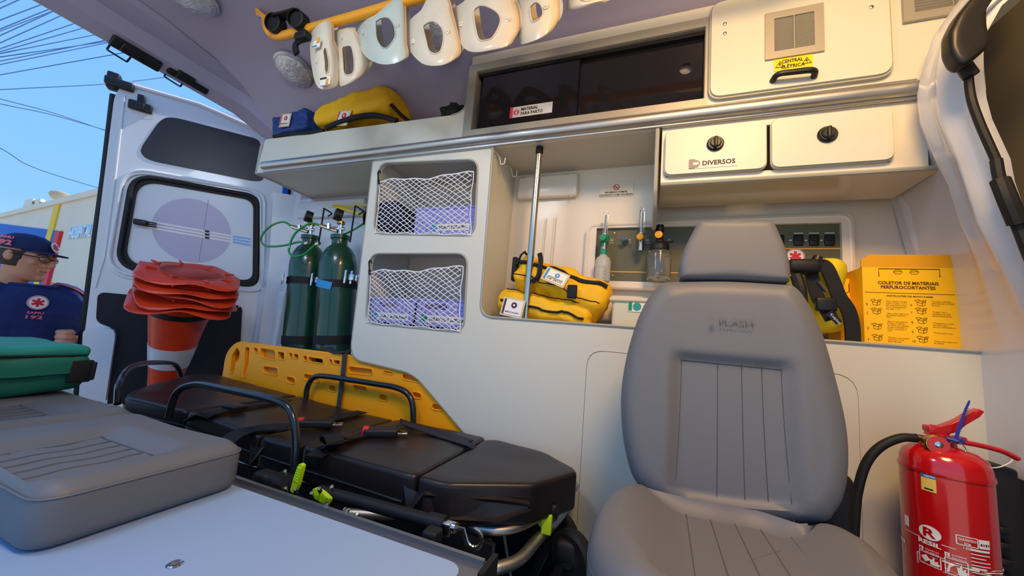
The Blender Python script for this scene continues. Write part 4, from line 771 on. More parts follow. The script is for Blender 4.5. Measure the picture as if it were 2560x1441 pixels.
for b in blh + through: MB().tube([Vector((x, 1.160, z)) for x, z in b], .003, 6, closed=True).build('slot_lip', M_orange, sb)
t = thing('belt', 'grey black webbing belt hanging vertically over the orange board', 'belt', at(850, 960, Y=1.15)); MB().strip([at(862, 884, Y=1.168) + Vector((0, .02, .012)), at(862, 886, Y=1.152), at(857, 940, Y=1.150), at(846, 1022, Y=1.147), at(843, 1050, Y=1.14)], (1, 0, 0), .020, .0015).build('webbing', mat('grey webbing', '35363C', .7), t); MB().strip([at(815, 870, Y=1.19), at(845, 884, Y=1.175), at(868, 880, Y=1.165)], (0, 1, 0), .04, .003).build('top_fold', mat('grey webbing', ''), t)
# ================================================================== STRETCHER
st = thing('stretcher', 'black vinyl ambulance stretcher with chrome foot frame and lime green levers', 'stretcher', (-1.0, .92, ZF))
ZM = lambda x: -.330 - .045 * (x + .95) if x < -.95 else -.330
def section(outl, x0_, x1_, label=None, t_=.075, r_=.016, disp=None):
    def d_(u, v): return -(ZM(u) - ZM(-.5)) * 1.0 + (disp(u, v) if disp else 0)
    mb = MB(); mb.pillow(dens(outl, .03), XY(ZM(-.5)), t_, r_, nin=5, disp=d_)
    for v in mb.v:
        if v.z < ZM(-.5) - .02 or True: pass
    return mb
secs = [rp([(-1.58, .70), (-1.315, .735), (-1.315, 1.12), (-1.86, 1.12), (-1.87, 1.04), (-1.70, .80)], [.03, .01, .01, .04, .05, .05]),
        rect(-1.305, .735, -.985, 1.12), rect(-.975, .735, -.835, 1.12), rp(rect(-.825, .735, -.475, 1.12), .02, 3),
        rp([(-.468, .735), (-.40, .735), (-.232, .845), (-.160, .975), (-.168, 1.0), (-.27, 1.09), (-.44, 1.115), (-.468, 1.09)], [.01, .02, .012, .006, .01, .03, .02, .01])]
for i, o_ in enumerate(secs):
    mb = MB(); dz = (lambda u, v: -(ZM(u) + .33)) if True else None
    mb.pillow(dens(rp(o_, .012, 3) if i in (1, 2) else o_, .02), XY(-.33 + (.004 if i in (3, 4) else 0)), .085 if i < 4 else .09, .011, nin=6)
    mb.v = [v + Vector((0, 0, (ZM(v.x) + .33) + .0022 * noise.noise(v * 9))) for v in mb.v]
    mb.build('mattress_section', M_vinyl, st, smooth=50)
# folded corner flaps on the foot section and wedge folds between sections
tip = at(1442, 1180, Z=-.345); a = Vector((-.175, .985, -.336)); b = Vector((-.225, .862, -.342)); c = Vector((-.192, .915, -.425))
MB().add([a, tip, c, b, Vector((-.20, .95, -.43)), a + Vector((-.02, 0, -.05))], [(0, 1, 2), (0, 2, 3), (1, 4, 2), (0, 5, 1), (1, 5, 4), (0, 3, 5), (3, 2, 4), (3, 4, 5)]).build('fold_flap', M_vinyl, st, smooth=0)
mb = MB(); q = [(-.445, .731, -.350), (-.30, .800, -.352), (-.24, .832, -.358), (-.235, .838, -.372), (-.30, .790, -.392), (-.44, .722, -.392)]
mb.loft([[Vector(p) for p in q], [Vector(p) + Vector((.006, -.007, -.004)) for p in q], [Vector(p) * 1 + Vector((.0, -.003, -.012)) for p in q]]); mb.build('fold_flap', M_vinyl, st, smooth=40)
for (x, y) in ((-.472, .735), (-.98, .735)): MB().add([(x - .03, y - .001, -.35), (x, y + .006, -.36), (x - .004, y - .012, -.405), (x + .03, y - .001, -.35)], [(0, 1, 2), (1, 3, 2)]).build('fold_flap', M_vinyl, st, smooth=0)
# crumpled side skirt seam
MB().tube([(-1.56, .70, -.345), (-1.3, .733, -.355), (-.98, .733, -.375), (-.5, .733, -.385)], .0025, 5).build('piping', M_vinyl, st)
# frame tubes
def side(px_pts, Y=None, Z=None, X=None): return [at(x, y, X=X, Y=Y, Z=Z) for x, y in px_pts]
r1 = fil(side([(735, 1195), (742, 1090), (728, 1020), (690, 1000), (490, 958), (440, 975), (425, 1030), (422, 1045)], Y=.69), .05, 8); MB().tube(r1, .0095, 12).build('side_rail', M_paintblk, st, label='raised black side rail nearer the camera')
r2 = fil(side([(765, 1000), (768, 965), (785, 940), (815, 941), (1000, 970), (1032, 995), (1034, 1065)], Y=1.125), .05, 8); MB().tube(r2, .0105, 12).build('side_rail', M_paintblk, st, label='raised black side rail beside the orange board')
hp = [Vector((-1.60, .70, -.33)), at(300, 955, X=-1.66), at(335, 915, X=-1.78), at(400, 907, X=-1.88), at(440, 915, X=-1.92), Vector((-1.93, 1.05, -.33))]; MB().tube(spl(hp, 6), .0095, 10).build('head_rail', M_paintblk, st)
up = fil([Vector((-1.0, .70, -.42)), Vector((-.50, .705, -.425)), Vector((-.30, .76, -.425)), Vector((-.20, .86, -.42)), Vector((-.155, .98, -.405)), Vector((-.19, 1.10, -.40)), Vector((-.6, 1.13, -.42))], .09, 8)
up = [at(980, 1265, Z=-.425), at(1110, 1297, Z=-.425), at(1190, 1322, Z=-.425), at(1270, 1325, Z=-.425), at(1340, 1296, Z=-.42), at(1385, 1258, Z=-.412), at(1398, 1240, Z=-.405), Vector((-.20, 1.11, -.40)), Vector((-.5, 1.13, -.41))]
MB().tube(spl([Vector((-.62, .70, -.425))] + up[1:], 8), .0105, 12).build('upper_frame', M_alu, st)
lo = [at(1195, 1426, Z=-.47), at(1250, 1419, Z=-.47), at(1300, 1398, Z=-.468), at(1345, 1348, Z=-.46), at(1400, 1290, Z=-.45), at(1408, 1262, Z=-.435), at(1388, 1248, Z=-.425)]
MB().tube(spl([Vector((-.7, .60, -.47)), Vector((-.45, .60, -.47))] + lo[0:], 8), .0125, 12).build('lower_frame', M_alu, st)
q0, q1 = at(1372, 1290, Z=-.415), at(1362, 1330, Z=-.44); MB().rbox((q0 + q1) / 2, (.024, .016, .045), .004, M=None).build('frame_clip', M_lime, st); MB().rbox(q0 + Vector((.006, 0, .018)), (.03, .025, .025), .006).build('frame_clip_cap', M_black, st)
# black carriage tube with hook
ta, tb = at(800, 1228, Y=.665), at(1108, 1312, Y=.665); MB().tube([ta, tb], .0125, 14).tube([tb - (tb - ta).normalized() * .03, tb + (tb - ta).normalized() * .004], .016, 14).build('carriage_tube', M_rubber, st)
tc_ = tb + (tb - ta).normalized() * .028; MB().tube([tb, tc_], .010, 14).rbox(tb + Vector((.014, -.008, 0)), (.016, .014, .022), .002).build('hook_socket', M_chrome, st)
hk = []; 
for a in range(-150, 110, 20): hk.append(tc_ + Vector((.040 + .016 * math.cos(math.radians(a)), -.004, -.006 + .016 * math.sin(math.radians(a)))))
MB().tube([tc_] + [tc_ + Vector((.018, -.004, .004))] + hk, .0045, 8, flat=((0, 1, 0), .7)).build('hook', M_steel, st)
# pivot block, levers, bolts
pv = at(700, 1215, Y=.66); MB().rbox(pv, (.055, .05, .05), .014).lathe([(.026, -.02), (.026, .03)], pv + Vector((.02, -.01, -.002)), (.3, -1, 0), 18).rbox(pv + Vector((-.05, .0, .0)), (.05, .04, .045), .012).build('pivot_block', M_rubber, st)
def lever(p0, p1, w0, Y):
    a, b = at(*p0, Y=Y), at(*p1, Y=Y); d = (b - a); L = d.length; fr = frame(a, d, (d.z * -1, 0, d.x) if True else None); mb = MB()
    mb.plate(rp([(0, -w0 * .3), (L * .3, -w0 * .5), (L, -w0 * .35), (L * 1.02, w0 * .3), (L * .5, w0 * .5), (0, w0 * .4)], w0 * .2, 4), [], fr, .010)
    for k in range(6): mb.plate(rect(L * (.42 + .09 * k), -w0 * .4, L * (.45 + .09 * k), w0 * .35), [], fr, .002, d0=-.002)
    return mb.build('lever', M_lime, st)
lever((730, 1232), (751, 1163), .017, .635); lever((780, 1230), (820, 1256), .020, .64)
for p in ((713, 1221), (737, 1224), (778, 1233), (797, 1222), (829, 1217), (712, 1178), (862, 1274), (893, 1286)): MB().lathe([(.004, -.012), (.004, .0), (.003, .001), (0, .001)], at(*p, Y=.626), (.1, -.6, .8), 10).build('bolt', M_steel, st)
MB().rbox(at(1080, 1345, Y=.63), (.03, .03, .03), .006).build('tube_rest', M_rubber, st)
# under-frame
mb = MB(); mb.box((-1.8, .74, -.445), (-.28, .755, -.42)).box((-1.8, 1.08, -.445), (-.28, 1.10, -.42)).box((-1.5, .75, -.44), (-1.46, 1.08, -.425)).box((-.6, .75, -.44), (-.56, 1.08, -.425)); mb.build('bed_frame', M_paintblk, st, smooth=0)
mb = MB()
for y in (.78, 1.06): mb.tube([(-.30, y, -.44), (-.95, y, -.72)], .012, 8).tube([(-1.6, y, -.44), (-1.15, y, -.72)], .012, 8)
mb.build('folding_leg', M_paintblk, st); MB().tube([(-1.3, .78, -.74), (-.2, .78, -.74)], .012, 8).tube([(-1.3, 1.06, -.74), (-.2, 1.06, -.74)], .012, 8).build('base_tube', M_alu, st)
for p, n_ in (((1432, 1385), 0), ((1400, 1352), 1)):
    c = at(*p, Y=.93 + .12 * n_); c.z = -.50 - .02 * n_; wv = thing  # caster wheels near the foot end
    wh = MB().lathe([(.02, -.014), (.052, -.016), (.06, -.010), (.06, .010), (.052, .016), (.02, .014)], c, (.5, .85, 0), 28).build('wheel', M_rubber, st); MB().lathe([(0, -.02), (.018, -.02), (.018, .02), (0, .02)], c, (.5, .85, 0), 14).build('hub', M_steel, wh)
    MB().rbox(c + Vector((-.01, 0, .015)), (.06, .045, .05), .015).tube([c + Vector((0, 0, .05)), Vector((c.x - .10, c.y, -.72))], .012, 8).build('wheel_fork', M_rubber, st)
# seat belts across the mattress
bt = thing('restraint_strap', 'black restraint strap with red button buckle across the middle of the stretcher', 'strap', (-1.1, .92, -.33), 'restraint straps'); L = [(560, 1110, -.345), (600, 1083, -.325), (660, 1070, -.318), (720, 1068, -.315)]
MB().strip(spl([at(x, y, Z=z) for x, y, z in L], 4), (1, .3, 0), .045, .0015).strip(spl([at(x, y, Z=z) for x, y, z in ((805, 1055, -.315), (830, 1048, -.318), (870, 1037, -.32), (905, 1030, -.322))], 3), (1, .2, 0), .045, .0015).build('webbing', M_web, bt)
def buckle(px, py, t):
    c = at(px, py, Z=-.312); M_ = Matrix.Translation(c) @ Matrix.Rotation(math.radians(38), 4, 'Z'); MB().rbox((.03, 0, 0), (.095, .045, .022), .006, M=M_).build('buckle', M_black, t); MB().rbox((-.018, -.0, .002), (.006, .036, .018), .002, M=M_).rbox((-.012, 0, .010), (.016, .034, .006), .002, M=M_).build('release_button', mat('red button', 'E01A28', .35), t)
    MB().rbox((.09, 0, -.002), (.03, .03, .004), .001, M=M_).build('latch_plate', M_chrome, t)
buckle(762, 1058, bt)
bt2 = thing('restraint_strap', 'black restraint strap with red button buckle nearer the foot of the stretcher', 'strap', (-.75, .9, -.33), 'restraint straps')
MB().strip(spl([at(x, y, Z=z) for x, y, z in ((785, 1142, -.328), (815, 1125, -.325), (838, 1110, -.30), (830, 1088, -.285), (822, 1095, -.30), (850, 1100, -.312), (900, 1090, -.318), (925, 1082, -.318))], 4), (.5, 1, 0), .042, .0015).build('webbing', M_web, bt2); buckle(925, 1080, bt2)
MB().strip(spl([at(x, y, Z=z) for x, y, z in ((985, 1072, -.318), (1005, 1060, -.30), (1030, 1066, -.31), (1100, 1090, -.322), (1160, 1108, -.322), (1185, 1120, -.326), (1192, 1138, -.35))], 4), (-.3, 1, 0), .032, .0015).strip(spl([at(x, y, Z=z) for x, y, z in ((1000, 1052, -.31), (1025, 1060, -.318), (1110, 1083, -.322), (1175, 1104, -.322))], 4), (-.3, 1, 0), .03, .0015).build('webbing', mat('navy black webbing', '17182A', .6), bt2)
t = thing('restraint_strap', 'thin black strap with black slide buckle near the head of the stretcher', 'strap', (-1.35, .85, -.33), 'restraint straps'); MB().strip(spl([at(x, y, Z=z) for x, y, z in ((478, 1052, -.34), (500, 1042, -.312), (545, 1030, -.309), (585, 1020, -.309), (640, 1012, -.309), (720, 1000, -.309))], 4), (.5, 1, 0), .038, .0015).build('webbing', M_web, t); MB().rbox(at(588, 1017, Z=-.302), (.06, .045, .012), .004, M=None).build('slide_buckle', M_black, t)
# ================================================================== BENCH with cushions at the lower left
be = thing('bench_box', 'white bench box top with chrome cap at the lower left', 'bench', (-.9, .25, ZF))
bx1, by1 = -.252, .556
MB().plate(rp([(-2.0, -.2), (bx1, -.2), (bx1, by1), (-2.0, by1)], [0, .03, .03, 0]), [], XY(-.355), .018).build('bench_top', M_bench, be, smooth=30)
MB().box((-2.0, -.18, ZF), (bx1 - .02, by1 - .01, -.374)).build('bench_body', M_bench, be, smooth=0)
c = at(437, 1411, Z=-.3545); MB().lathe([(.010, 0), (.008, .0015), (.0055, .0005), (0, .0008)], c, (0, 0, 1), 18).build('lock_cap', M_chrome, be)
t = thing('platform_rail', 'grey aluminium channel rail bolted between bench and stretcher', 'rail', (-.9, .585, -.39)); zz = -.375
MB().box((-2.0, .560, -.41), (-.232, .615, zz)).build('channel', M_alupaint if False else mat('grey anodised rail', '8A8D92', .35, .8), t, smooth=0); MB().box((-.2315, .558, -.43), (-.222, .618, -.36)).build('end_plate', M_rubber, t, smooth=0); MB().box((-2.0, .60, zz), (-.24, .608, zz + .008)).build('ridge', mat('grey anodised rail', ''), t, smooth=0)
for px, py in ((815, 1275), (865, 1290)): MB().lathe([(.006, 0), (.006, .012), (0, .013)], at(px, py, Z=zz - .0), (0, 0, 1), 10).build('bolt', M_steel, t)
def cushion(name, label, x0, x1, y0, y1, cat, group):
    t = thing(name, label, cat, ((x0 + x1) / 2, (y0 + y1) / 2, -.355), group); H = .086; ol = dens(rp([(x0, y0), (x1, y0), (x1, y1), (x0, y1)], .035, 5), .02); rx0, rx1, ry1 = x0 + .14, x1 - .075, y1 - .115
    def dsp(u, v):
        s_ = lambda e0, e1, x: max(0, min(1, (x - e0) / (e1 - e0))) ** 2 * (3 - 2 * max(0, min(1, (x - e0) / (e1 - e0))))
        return .016 * s_(rx0 - .03, rx0 + .01, u) * (1 - s_(rx1 - .01, rx1 + .035, u)) * (1 - s_(ry1 - .01, ry1 + .05, v)) - .004
    mb = MB(); mb.pillow(ol, XY(-.355 + H), H, .022, nin=26, disp=dsp); mb.build('cushion_pad', M_seat, t, smooth=60)
    sm = MB()
    for k in range(6):
        xx = rx0 + .006 + (rx1 - rx0 - .01) * k / 5; sm.tube([Vector((xx + .004 * math.sin(j), y0 + .01 + (ry1 - y0 - .012) * j / 12, -.355 + H - dsp(xx, y0 + (ry1 - y0) * j / 12) + .0003)) for j in range(13)], .0013, 4)
    sm.tube([Vector((rx0 + (rx1 - rx0) * j / 8, ry1, -.355 + H - dsp(rx0 + (rx1 - rx0) * j / 8, ry1) + .0003)) for j in range(9)], .0013, 4); sm.build('seam', M_seam, t)
    pz = -.355 + H - .013; MB().tube([Vector((x, y, pz)) for x, y in rp([(x0 - .0, y0), (x1 + .0, y0), (x1 + .0, y1 + .0), (x0, y1)], .035, 5)], .0016, 5, closed=True).build('piping', M_seat, t)
    return t
cushion('seat_cushion', 'grey padded bench cushion with stitched channels nearest the camera', -1.182, -.768, .275, .557, 'cushion', 'bench cushions')
cushion('seat_cushion', 'grey padded bench cushion under the green bag', -1.60, -1.20, .19, .57, 'cushion', 'bench cushions')
t = thing('jump_seat', 'purple grey padded backrest, only its edge showing at the far left border', 'seat', at(-40, 800, Y=.30)); a = at(5, 120, Y=.24); b = at(10, 850, Y=.26)
MB().rbox(((a.x + b.x) / 2 - .10, .17, (a.z + b.z) / 2 - .01), (.10, .12, a.z - b.z + .02), .04, 4).build('backrest', mat('purple grey seat edge', '6A6878', .6), t)
MB().tube([(-1.0, .17, -.26), (-1.0, .17, -.05)], .02, 8).build('support_post', M_black, t)
# green bag on the rear cushion
zb_ = -.262; ol = [(a_.x, a_.y) for a_ in (at(x, y, Z=-.262) for x, y in ((-420, 1010), (-120, 1010), (0, 1006), (130, 995), (215, 975)))]
c0 = at(232, 975, Z=-.262); gb = thing('green_bag', 'teal green zip case lying on the rear bench cushion', 'bag', (-1.6, .45, -.268))
X1 = c0.x; Y1 = c0.y - .0; 
MB().rbox((-1.63, .40, -.205), (.36, .34, .11), .03, 4, 8, fn=lambda p: lump(.010, 9, 3)(p + Vector((-.02 * (p.z < 0), 0, 0)))).build('case_body', M_teal, gb, smooth=60)
MB().rbox((-1.63, .40, -.148), (.345, .325, .028), .012, 4, 8, fn=lump(.010, 9, 3)).build('lid', M_tealtop, gb, smooth=60)
MB().tube([Vector((x, y, -.158)) for x, y in rp(rect(-1.805, .24, -1.456, .564), .04)], .0035, 6, closed=True).build('zip', M_web, gb); MB().rbox((-1.455, .545, -.20), (.010, .045, .06), .004).rbox((-1.47, .568, -.20), (.05, .01, .05), .004).build('side_patch', M_web, gb)
# ================================================================== GREY ATTENDANT SEAT
se = thing('attendant_seat', 'grey leatherette swivel seat with headrest and embossed logo facing the camera', 'seat', (.16, .82, ZF))
Yb = .86; tilt = .10
def seatframe(Y, tl=0): return (Vector((0, Y, 0)), Vector((1, 0, 0)), Vector((0, tl, 1)).normalized(), Vector((0, 1, -tl)).normalized())
def OnP(px, py, Y, tl):  # pixel -> (u,v) in tilted frame
    r = ray(px, py); o, u, v, n = seatframe(Y, tl); k = (o.dot(n)) / r.dot(n); P = r * k - o; return (P.dot(u), P.dot(v))
ol = [OnP(x, y, Yb, tilt) for x, y in ((1640, 712), (1668, 697), (1800, 692), (1960, 699), (1998, 705), (2030, 740), (2062, 800), (2085, 860), (2115, 965), (2138, 1070), (2144, 1160), (2135, 1240), (2110, 1295), (2060, 1325), (1850, 1315), (1650, 1270), (1605, 1235), (1575, 1190), (1556, 1110), (1549, 1030), (1552, 960), (1566, 880), (1590, 800), (1615, 745))]
ol = [(p[0], p[1]) for p in spl([Vector((a, b, 0)) for a, b in ol + ol[:1]], 4)[:-1]]
fr = seatframe(Yb, tilt); L_, Rr = OnP(1705, 895, Yb, tilt), OnP(1958, 910, Yb, tilt)
def sst(e0, e1, x): x = max(0, min(1, (x - e0) / (e1 - e0))); return x * x * (3 - 2 * x)
cxs = (L_[0] + Rr[0]) / 2; hw = (Rr[0] - L_[0]) / 2
def bdisp(u, v):
    k = sst(hw + .035, hw - .006, abs(u - cxs)); top_ = sst(L_[1] + .02, L_[1] - .008, v)
    return .016 * k * top_ - .010 * sst(.20, .0, abs(u - cxs)) * (1 - k) - .02 * sst(-.3, -.1, v) * 0
mb = MB(); mb.pillow(ol, fr, .10, .04, nin=26, disp=bdisp, seg=6); mb.build('backrest', M_seat, se, smooth=70)
hl = [OnP(x, y, Yb + .005, tilt) for x, y in ((1701, 688), (1701, 655), (1712, 618), (1733, 575), (1746, 553), (1765, 549), (1850, 547), (1925, 549), (1941, 556), (1955, 583), (1972, 625), (1980, 660), (1980, 692), (1965, 701), (1840, 694), (1715, 693))]
hl = [(p[0], p[1]) for p in spl([Vector((a, b, 0)) for a, b in hl + hl[:1]], 4)[:-1]]
MB().pillow(hl, seatframe(Yb + .005, tilt), .08, .016, nin=8).build('headrest', M_seat, se, smooth=70)
sm = MB(); N0 = fr[3]
def onback(u, v): return fr[0] + fr[1] * u + fr[2] * v + fr[3] * (bdisp(u, v) - .0004)
for k in range(5):
    px = (1705, 1797, 1858, 1909, 1958)[k]; u_ = OnP(px, 900, Yb, tilt)[0]; v0 = L_[1]; sm.tube([onback(cxs + (u_ - cxs) * (1 + .12 * (j / 16) ** 2), v0 - (v0 - OnP(1850, 1325, Yb, tilt)[1]) * j / 16) for j in range(17)], .0007, 4)
for dv in (0, .012): sm.tube([onback(L_[0] + (Rr[0] - L_[0]) * j / 10, L_[1] - .004 + dv * 0) for j in range(11)], .0008, 4)
sm.build('seam', M_seam, se)
a_, b_ = OnP(1770, 808, Yb, tilt), OnP(1884, 808, Yb, tilt); em = mat('embossed grey', '6A6A6E', .5)
text('FLASH', (onback(a_[0] + .022, a_[1] + .0), *fr[1:]), b_[0] - a_[0] - .022, .013, em, se, lift=.0045, bold=.01, name='embossed_logo'); text('ESPECIAIS', (onback(a_[0] + .022, a_[1] - .010), *fr[1:]), b_[0] - a_[0] - .024,   .005, em, se, lift=.0045, name='embossed_logo')
MB().plate([(a_[0] + .012, a_[1] + .016), (a_[0] + .003, a_[1] + .005), (a_[0] + .010, a_[1] + .005), (a_[0] + .004, a_[1] - .006), (a_[0] + .017, a_[1] + .007), (a_[0] + .010, a_[1] + .007)], [], (fr[0] + fr[3] * (-.0155), *fr[1:]), .001).build('embossed_logo', em, se, smooth=0)
# pan
zb_ = -.275
pL = [at(x, y, Z=zb_) for x, y in ((1600, 1438), (1530, 1392), (1488, 1345), (1474, 1300), (1490, 1240), (1525, 1203), (1570, 1191), (1610, 1205))]; pR = [at(x, y, Z=zb_) for x, y in ((2040, 1303), (2090, 1300), (2180, 1335), (2250, 1392), (2295, 1450))]
pl = [(p.x, p.y) for p in pL] + [(.10, .86), (.20, .87)] + [(p.x, p.y) for p in pR] + [(.335, .52), (.28, .44), (.20, .40), (.12, .40), (.06, .44)]
pl = [(p[0], p[1]) for p in spl([Vector((a, b, 0)) for a, b in pl + pl[:1]], 4)[:-1]]; pz = zb_; pcx = .143
def pdisp(u, v): k = sst(.165, .07, abs(u - pcx)); return .032 * k - .004
MB().pillow(pl, XY(pz), .15, .05, nin=22, disp=pdisp, seg=6).build('seat_pan', M_seat, se, smooth=70)
sm = MB()
for k in range(5):
    u_ = .075 + .04 * k; sm.tube([Vector((u_ - .01 * (j / 12) * (2 - k) / 2, .83 - .34 * j / 12, pz - pdisp(u_, .9 - .46 * j / 12) + .0002)) for j in range(13)], .0009, 4)
sm.build('seam', M_seam, se)
MB().tube([Vector((x, y, pz - .05)) for x, y in pl], .0012, 5, closed=True).build('piping', M_seam, se)
MB().rbox((.16, .93, -.44), (.30, .08, .16), .03).build('recliner', M_black, se); a = at(2130, 1250, Y=.94); MB().rbox((a.x - .03, .95, -.33), (.07, .05, .24), .02).build('hinge_cover', M_rubber, se)
MB().lathe([(.16, 0), (.16, .02), (.06, .03), (.06, .36), (.14, .38)], (.16, .70, ZF), (0, 0, 1), 24).build('pedestal', M_black, se)
# ================================================================== FIRE EXTINGUISHER
ex = thing('fire_extinguisher', 'red fire extinguisher with black hose and blue zip tie beside the grey seat', 'extinguisher', (.54, 1.03, -.5))
Yc = 1.02; eb = at(2262, 1250, Y=Yc); er = at(2476, 1250, Y=Yc); r = .0625; ecx = .5505; ecz = at(2370, 1165, Y=Yc - .05).z
pl_ = [(.05, 0), (r, .012), (r, .36), (r * .985, .374), (r * .9, .388), (r * .7, .398), (.02, .405), (.018, .42)]
zbot = ecz - .375; MB().lathe(pl_, (ecx, Yc, zbot), (0, 0, 1), 48).lathe([(r + .001, .352), (r + .0022, .357), (r + .001, .362)], (ecx, Yc, zbot), (0, 0, 1), 48).build('tank', M_red, ex)
def onc(px, py):  # pixel -> (angle, z) on the extinguisher wall
    r_ = ray(px, py); a = r_.x ** 2 + r_.y ** 2; b = -2 * (r_.x * ecx + r_.y * Yc); c = ecx ** 2 + Yc ** 2 - r * r; disc_ = max(0, b * b - 4 * a * c); t_ = (-b - math.sqrt(disc_)) / (2 * a); P = r_ * t_; return math.atan2(P.y - Yc, P.x - ecx), P.z
def wrap(pts, lift=.0007): return [Vector((ecx + (r + lift) * math.cos(a), Yc + (r + lift) * math.sin(a), z)) for a, z in pts]
def wquad(a0, z0, a1, z1, m, parent, name, lift=.0005, n=8):
    R0 = wrap([(a0 + (a1 - a0) * i / n, z0) for i in range(n + 1)], lift); R1 = wrap([(a0 + (a1 - a0) * i / n, z1) for i in range(n + 1)], lift); return MB().loft([R0, R1], closed=False, caps=False).build(name, m, parent, smooth=60)
def wtext(s_, a0, a1, z0, h_, m, parent, lift=.0012, bold=.02):
    o = text(s_, (Vector((0, 0, 0)), Vector((1, 0, 0)), Vector((0, 0, 1)), Vector((0, 1, 0))), 1, h_, m, None, bold=bold, lift=0); off = OFF[parent.name]
    for q in o.data.vertices: u = q.co.x; a = a0 + (a1 - a0) * u; q.co = Vector((ecx + (r + lift) * math.cos(a), Yc + (r + lift) * math.sin(a), z0 + q.co.z)) - off
    o.parent = parent; OFF[o.name] = off; return o
# print: white rules, boxes, icons
def pq(px0, py0, px1, py1): a0, z1 = onc(px0, py0); a1, z0 = onc(px1, py1); return a0, z0, a1, z1
def wbox(px0, py0, px1, py1, w_=.0007):
    a0, z0, a1, z1 = pq(px0, py0, px1, py1); n = 8
    for zz in (z0, z1): wquad(a0, zz - w_, a1, zz + w_, M_paper, ex, 'label_rule')
    for aa in (a0, a1): wquad(aa - w_ / r, z0, aa + w_ / r, z1, M_paper, ex, 'label_rule', n=1)
    return a0, z0, a1, z1
a0, z0, a1, z1 = pq(2302, 1182, 2342, 1235); qs = wquad(a0, z0, a1, z1, mat('inmetro yellow', 'E8C25A', .4), ex, 'approval_sticker', .0006); wquad(a0, z1 - .006, a1, z1, mat('inmetro blue', '2A6CB0', .4), qs, 'sticker_band', .0010); wtext('INMETRO', a0 + (a1 - a0) * .25, a1 - (a1 - a0) * .05, z1 - .0045, .003, M_paper, qs, .0014); wquad(a0 + (a1 - a0) * .2, z0 + .003, a1 - (a1 - a0) * .2, z0 + .0055, M_ink, qs, 'code_bar', .0010)
aL, zL = onc(2275, 1320); aR, zR = onc(2468, 1368); zl = onc(2330, 1345)[1]
# logo
ac, zc = onc(2324, 1333); n = 24
ov = [(ac + .0150 / r * math.cos(2 * math.pi * i / n), zc + .0125 * math.sin(2 * math.pi * i / n)) for i in range(n)]
lg = MB(); ctr = wrap([(ac, zc)], .0008); lg.add(ctr + wrap(ov, .0008), [(0, 1 + i, 1 + (i + 1) % n) for i in range(n)]); lg.build('logo_oval', M_paper, ex, smooth=0)
wtext('R', ac - .0085 / r, ac + .0085 / r, zc - .008, .016, M_red, ex, .0013, .03); a0 = onc(2297, 1350)[0]; a1 = onc(2352, 1350)[0]; wtext('RESIL', a0, a1, zc - .0225, .0080, M_paper, ex, .0010, .04)
for (x0_, x1_, py0) in ((2266, 2300, 1322), (2352, 2388, 1350)): a0 = onc(x0_, 1340)[0]; a1 = onc(x1_, 1340)[0]; wquad(a0, zc - .014, a1, zc - .0128, M_paper, ex, 'label_rule')
a0, z0, a1, z1 = wbox(2390, 1337, 2445, 1372)
for i, s_ in enumerate(('GARANTIDO', 'POR', '1 ANO')): k = (.08, .34, .28)[i]; wtext(s_, a0 + (a1 - a0) * k, a1 - (a1 - a0) * k, z1 - .0075 - i * .0068, .0045, M_paper, ex)
a0b, z0b, a1b, z1b = pq(2446, 1349, 2474, 1376); q_ = wquad(a0b, z0, a1b, z1, M_paper, ex, 'date_label', .0006)
for k in range(4): aa = a0b + (a1b - a0b) * (.12 + .22 * k); wquad(aa, (z0 + z1) / 2 - .003, aa + (a1b - a0b) * .14, (z0 + z1) / 2 + .001, M_inkred if k % 2 else M_navy, q_, 'date_cell', .0010, 1)
a0, z0, a1, z1 = pq(2262, 1286, 2274, 1318); wquad(a0, z0, a1, z1, M_paper, ex, 'side_label', .0006)
def icon(px0, py0, px1, py1, letter, cap, kind):
    a0, z0, a1, z1 = wbox(px0, py0, px1, py1); da = a1 - a0; dz = z1 - z0; mb = MB()
    fl_ = [(.55, .1), (.9, .12), (.98, .35), (.85, .3), (.9, .6), (.75, .45), (.72, .85), (.6, .55), (.5, .6), (.52, .35)]
    sh = {'bin': [(.08, .1), (.42, .06), (.5, .7), (.12, .8)], 'can': [(.08, .55), (.35, .85), (.55, .45), (.3, .2)], 'plug': [(.05, .08), (.16, .08), (.2, .5), (.4, .62), (.4, .72), (.15, .6)]}[kind]
    for P in (fl_, sh):
        W_ = wrap([(a0 + da * u, z0 + dz * v) for u, v in P], .0009); m_ = wrap([(a0 + da * sum(u for u, _ in P) / len(P), z0 + dz * sum(v for _, v in P) / len(P))], .0009); k = len(P); mb.add(m_ + W_, [(0, 1 + i, 1 + (i + 1) % k) for i in range(k)])
    mb.build('hazard_icon', M_paper, ex, smooth=0)
    wquad(a0, z1 + .0018, a0 + da * .22, z1 + .0088, M_paper, ex, 'class_box', .0007); wtext(letter, a0 + da * .06, a0 + da * .16, z1 + .003, .0046, M_redplas, ex, .0012, .03); L2 = cap.split('\n')
    for i, s_ in enumerate(L2): wtext(s_, a0 + da * .32, a0 + da * .95, z1 + .0056 - i * .0040, .0028, M_paper, ex)
icon(2265, 1362, 2295, 1406, 'A', 'SÓLIDOS\nINFLAM.', 'bin'); icon(2299, 1374, 2353, 1426, 'B', 'LÍQUIDOS\nINFLAMÁVEIS', 'can'); icon(2362, 1392, 2422, 1450, 'C', 'EQUIPAMENTOS\nELÉTRICOS', 'plug')
a0 = onc(2427, 1400)[0]; a1 = onc(2474, 1400)[0]; z1 = onc(2440, 1380)[1]
for k in range(11): wquad(a0, z1 - .006 * k, a1 - (.1 if k % 3 == 2 else 0), z1 - .006 * k + (.0035 if k % 5 == 0 else .0016), M_paper, ex, 'print_line', .0008)
